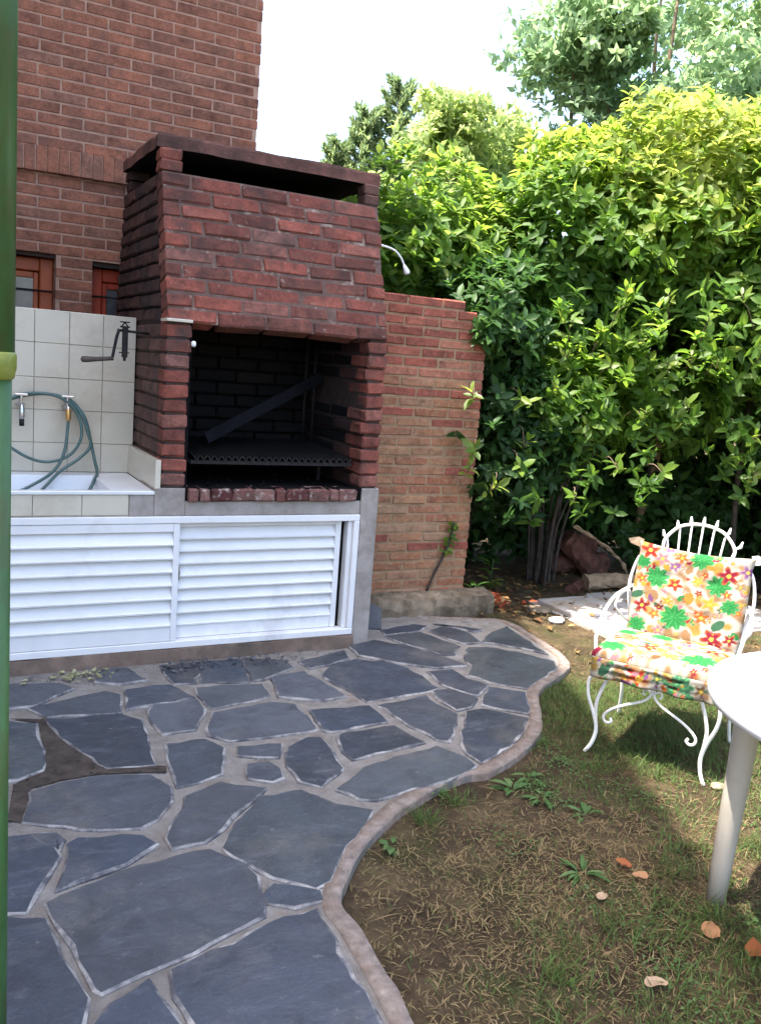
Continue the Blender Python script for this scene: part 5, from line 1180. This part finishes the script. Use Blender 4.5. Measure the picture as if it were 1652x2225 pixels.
pebble('small pale stone beside the foot of the iron chair', 1.77, -1.90, .026, 'tan_leaf', 3)
pebble('round stone on the lawn near the sunlit path edge', 2.62, .18, .05, 'path', 4)
pebble('flat yellowish stone at the near corner of the path', 2.66, .42, .08, 'stone_rough', 5, .35)
# fallen leaves
def dead_leaf(label, x, y, L, w, rz, key, seed):
    rs = np.random.default_rng(seed)
    nq = 14; ring_ = []
    for q in range(nq):
        t_ = 2 * math.pi * q / nq; cx_ = math.cos(t_); sy_ = math.sin(t_) * (1 - .25 * cx_)
        ring_.append((cx_ * L / 2, sy_ * w / 2, .22 * abs(sy_) * w * (1 + rs.normal(0, .3)) + .10 * L * cx_ * cx_ * rs.uniform(.2, 1) + rs.normal(0, .001)))
    me = MB().add(ring_ + [(-L * .25, 0, 0), (L * .25, 0, 0)], [(q, (q + 1) % nq, nq + (1 if (q < 3 or q > 9) else 0)) for q in range(nq)] + [(3, nq, nq + 1), (10, nq + 1, nq)]).mesh('fallen_leaf', M[key], True)
    o = link('fallen_leaf', me, None, (x, y, gh(x, y) + .016), (rs.normal(0, .12), rs.normal(0, .1), rz)); return tag(o, label, 'leaf', 'fallen leaves on the lawn')
dead_leaf('pale tan oval leaf lying flat on the lawn', .665, -2.69, .062, .042, -.45, 'tan_leaf', 1)
dead_leaf('curled orange brown leaf in the table shadow', .985, -2.575, .075, .05, .9, 'dead_leaf', 2)
dead_leaf('large orange leaf next to the table leg shadow', 1.05, -2.69, .09, .06, .1, 'dead_leaf', 3)
dead_leaf('small orange leaf in the grass before the table leg', .995, -2.21, .055, .035, 1.8, 'dead_leaf', 4)
dead_leaf('brown leaf among the dry grass below the weeds', 1.0, -2.28, .05, .03, 2.6, 'dead_leaf', 5)
dead_leaf('whitish leaf beside the spiky weed', .80, -2.33, .045, .032, .5, 'tan_leaf', 6)
# leaf litter under the hedge
n = 1500; rs = np.random.default_rng(861)
x = rs.uniform(2.15, 5.2, n); y = rs.uniform(-.9, 1.5, n)
keep = ((y > .30 - .25 * (x - 2.2)) & (rs.uniform(0, 1, n) < .9)) | (rs.uniform(0, 1, n) < .12); x, y = x[keep], y[keep]; n = len(x)
zz = np.array([gh(a, b) for a, b in zip(x, y)]) + rs.uniform(.004, .02, n)
inp = (x > 2.72) & (x < 4.33) & (y > -.33) & (y < .66); zz[inp] = .006 + rs.uniform(0, .006, inp.sum())
kk = ~inp | (rs.uniform(0, 1, n) < .22); x, y, zz = x[kk], y[kk], zz[kk]; n = len(x)
a = rs.uniform(0, 6.28, n)
B = np.stack([x, y, zz], 1); D = np.stack([np.cos(a), np.sin(a), rs.normal(.05, .2, n)], 1); N_ = np.stack([rs.normal(0, .3, n), rs.normal(0, .3, n), np.ones(n)], 1)
L = rs.uniform(.03, .085, n)
tag(link('leaf_litter', leaf_mesh('leaf_litter', B, D, N_, L, L * .45, rs.uniform(0, 1, n), M['litter'], .2, .15)), 'dry brown leaf litter on the soil under the hedge', 'leaf litter', kind='stuff')
n = 46; a = rs.uniform(0, 6.28, n)
B = np.stack([2.40 + rs.normal(0, .09, n), .58 + rs.normal(0, .07, n), LAWN + rs.uniform(.01, .07, n)], 1)
e = empty('red_plant', (2.40, .58, LAWN), 0, 'small reddish leaved plant at the end of the stone footing', 'plant')
link('leaves', leaf_mesh('leaves', B, np.stack([np.cos(a), np.sin(a), rs.uniform(.0, .9, n)], 1), np.stack([rs.normal(0, .3, n), rs.normal(-.3, .3, n), np.ones(n)], 1), rs.uniform(.04, .075, n), rs.uniform(.02, .035, n), rs.uniform(0, 1, n), M['red_leaf'], .15, .1), e)
# crumbled slate and moss by the plinth
mb = MB(); random.seed(871)
for i in range(150):
    x = random.uniform(.0, .62) if i < 110 else random.uniform(-.6, 1.0); y = random.uniform(-.20, -.05); s = random.uniform(.005, .018)
    v4 = [Vector((random.gauss(0, 1), random.gauss(0, 1), random.gauss(0, .5))).normalized() * s for _ in range(5)]
    mb.add([(x + v.x, y + v.y, .010 + s * .4 + v.z * .6) for v in v4], [(0, 1, 2), (0, 2, 3), (0, 3, 1), (1, 3, 4), (1, 4, 2), (2, 4, 3)])
tag(mb.build('slate_crumbs', M['debris']), 'crumbled slate chips along the foot of the cabinet', 'rubble', kind='stuff')
mb = MB()
for i in range(60):
    x = random.gauss(-.37, .07); y = random.uniform(-.2, -.06); s = random.uniform(.008, .024)
    v4 = [Vector((random.gauss(0, 1), random.gauss(0, 1), random.gauss(0, .5))).normalized() * s for _ in range(5)]
    mb.add([(x + v.x, y + v.y, .010 + s * .3 + v.z * .5) for v in v4], [(0, 1, 2), (0, 2, 3), (0, 3, 1), (1, 3, 4), (1, 4, 2), (2, 4, 3)])
tag(mb.build('mossy_crumbs', M['moss']), 'mossy yellowish crumbs of mortar by the plinth', 'moss', kind='stuff')

# ================================================================== GRASS
rs = np.random.default_rng(901)
n = 420000
x = rs.uniform(-.1, 4.6, n); y = rs.uniform(-4.6, .6, n)
# keep off the patio and path
px_ = np.array([p.x for p in ks]); py_ = np.array([p.y for p in ks])
inside = np.zeros(n, bool); pxs = np.array([p[0] for p in poly]); pys = np.array([p[1] for p in poly]); j = len(pxs) - 1
for i in range(len(pxs)):
    c = ((pys[i] > y) != (pys[j] > y)); xi = (pxs[j] - pxs[i]) * (y - pys[i]) / (pys[j] - pys[i] + 1e-12) + pxs[i]
    inside ^= c & (x < xi); j = i
ok = ~inside & ~((x > 2.70) & (x < 4.34) & (y > -.36) & (y < .67))
dens = .26 + .42 * vnoise(np.stack([x, y, 0 * x], 1), 2.3, 5)
green = vnoise(np.stack([x, y, 0 * x], 1), 1.7, 8) * .5 + vnoise(np.stack([x, y, 0 * x], 1), 5.0, 18) * .35
gpos = np.clip((x - .92) / .4, -1, 1) * .5 * np.clip((-.9 - y) / .6, -.4, 1)     # greener round the table and chair
g = green + gpos
dens = dens + .6 * np.clip(g, 0, 1)
far = np.hypot(x - 1.1, y + 2.3)
ok &= (rs.uniform(0, 1, n) < np.clip(dens, .06, .95)) & ((far < 2.3) | (rs.uniform(0, 1, n) < .35))
x, y, g = x[ok], y[ok], g[ok]; n = len(x)
z = np.array([gh(a, b) for a, b in zip(x, y)]) - .003
isg = rs.uniform(0, 1, n) < np.clip(.30 + g * .85, .05, .92)
tone = np.where(isg, rs.uniform(.56, 1, n), rs.uniform(0, .5, n))
a = rs.uniform(0, 6.28, n); lean = np.where(isg, rs.uniform(.15, 1.0, n), rs.uniform(.6, 3.2, n))
B = np.stack([x, y, z], 1); D = np.stack([np.cos(a) * lean, np.sin(a) * lean, np.ones(n)], 1); N_ = np.stack([-np.cos(a), -np.sin(a), lean], 1)
L = np.where(isg, rs.uniform(.018, .055, n), rs.uniform(.012, .05, n)); Wd = rs.uniform(.0018, .0042, n)
tag(link('grass', leaf_mesh('grass', B, D, N_, L, Wd, tone, M['grass'], .1, .3)), 'thin lawn of dry straw and short green grass', 'grass', kind='stuff')
# long dry stalks
n = 320; x = rs.uniform(.1, 1.9, n); y = rs.uniform(-3.3, -1.3, n)
q = np.array([min(math.hypot(a - p.x, b - p.y) for p in ks) for a, b in zip(x, y)]); ins = np.array([a < np.interp(b, [-6, -2.57, -2.1, -1.55, -1.3], [.0, .03, .06, .7, 1.25]) for a, b in zip(x, y)])
k = (q > .03) & ~ins; x, y = x[k], y[k]; n = len(x); a = rs.uniform(0, 6.28, n)
B = np.stack([x, y, np.array([gh(u, v) for u, v in zip(x, y)]) + .008], 1)
tag(link('straw', leaf_mesh('straw', B, np.stack([np.cos(a), np.sin(a), rs.uniform(.02, .25, n)], 1), np.stack([0 * x, 0 * x, np.ones(n)], 1), rs.uniform(.06, .15, n), rs.uniform(.002, .004, n), rs.uniform(.15, .4, n), M['grass'], .1, .12)), 'loose dry straw stalks lying on the lawn', 'straw', kind='stuff')
# tufts of longer green grass and low clover patches
rs = np.random.default_rng(951); Bs = []; tn = []
spots = [(.46, -2.55), (.55, -2.48), (1.25, -2.2), (1.4, -2.05), (1.22, -2.42), (1.5, -2.3), (.98, -2.42), (1.05, -2.52), (1.6, -1.75), (1.4, -1.62), (1.75, -2.1), (.78, -2.75), (.6, -2.85), (.3, -2.75), (1.9, -1.6), (2.0, -1.3), (1.3, -1.35), (.52, -1.75), (.7, -1.66), (1.15, -2.62), (1.3, -2.6), (.9, -2.6), (.72, -2.45), (1.5, -2.5), (1.65, -2.3), (1.0, -2.75), (1.12, -2.3), (1.35, -2.28), (2.2, -1.5), (2.3, -1.0)]
for cx, cy in spots:
    m_ = int(rs.integers(30, 110)); s_ = rs.uniform(.025, .07)
    p_ = np.stack([cx + rs.normal(0, s_, m_), cy + rs.normal(0, s_, m_)], 1); Bs.append(p_); tn.append(np.full(m_, rs.uniform(.6, .95)))
P2 = np.concatenate(Bs); n = len(P2); tone = np.concatenate(tn) + rs.normal(0, .08, n)
a = rs.uniform(0, 6.28, n); lean = rs.uniform(.1, 1.1, n)
B = np.stack([P2[:, 0], P2[:, 1], np.array([gh(u, v) for u, v in P2]) - .003], 1)
tag(link('grass_tufts', leaf_mesh('grass_tufts', B, np.stack([np.cos(a) * lean, np.sin(a) * lean, np.ones(n)], 1), np.stack([-np.cos(a), -np.sin(a), lean], 1), rs.uniform(.03, .085, n), rs.uniform(.0022, .0045, n), np.clip(tone, .56, 1), M['grass'], .1, .35)), 'tufts of longer green grass scattered over the lawn', 'grass', kind='stuff')
n = 2600; cl = rs.integers(0, 34, n); cc = np.stack([rs.uniform(.5, 2.0, 34), rs.uniform(-3.0, -1.3, 34)], 1); cc[:, 0] = np.maximum(cc[:, 0], .75 + .3 * (cc[:, 1] > -1.8) + .25 * (cc[:, 1] > -1.6))
P2 = cc[cl] + rs.normal(0, .05, (n, 2)); a = rs.uniform(0, 6.28, n)
B = np.stack([P2[:, 0], P2[:, 1], np.array([gh(u, v) for u, v in P2]) + rs.uniform(.002, .018, n)], 1)
L = rs.uniform(.006, .013, n)
tag(link('clover', leaf_mesh('clover', B, np.stack([np.cos(a), np.sin(a), rs.uniform(-.1, .5, n)], 1), np.stack([rs.normal(0, .3, n), rs.normal(0, .3, n), np.ones(n)], 1), L, L * .9, rs.uniform(0, .8, n), M['weed'], .1, .1)), 'low clover leaves in patches among the grass', 'clover', kind='stuff')
# crumbs of soil and small twigs
mb = MB(); random.seed(961)
for i in range(900):
    x = random.uniform(.08, 2.2); y = random.uniform(-3.1, -1.2); s = random.uniform(.002, .008)
    if x < np.interp(y, [-3.1, -2.57, -2.1, -1.85, -1.55, -1.2], [.06, .07, .1, .3, .98, 1.45]): continue
    z = gh(x, y); v4 = [Vector((random.gauss(0, 1), random.gauss(0, 1), random.gauss(0, .7))).normalized() * s for _ in range(4)]
    mb.add([(x + v.x, y + v.y, z + s * .3 + v.z) for v in v4], [(0, 1, 2), (0, 2, 3), (0, 3, 1), (1, 3, 2)])
tag(mb.build('soil_crumbs', M['soil']), 'loose crumbs of soil on the bare lawn', 'soil', kind='stuff')
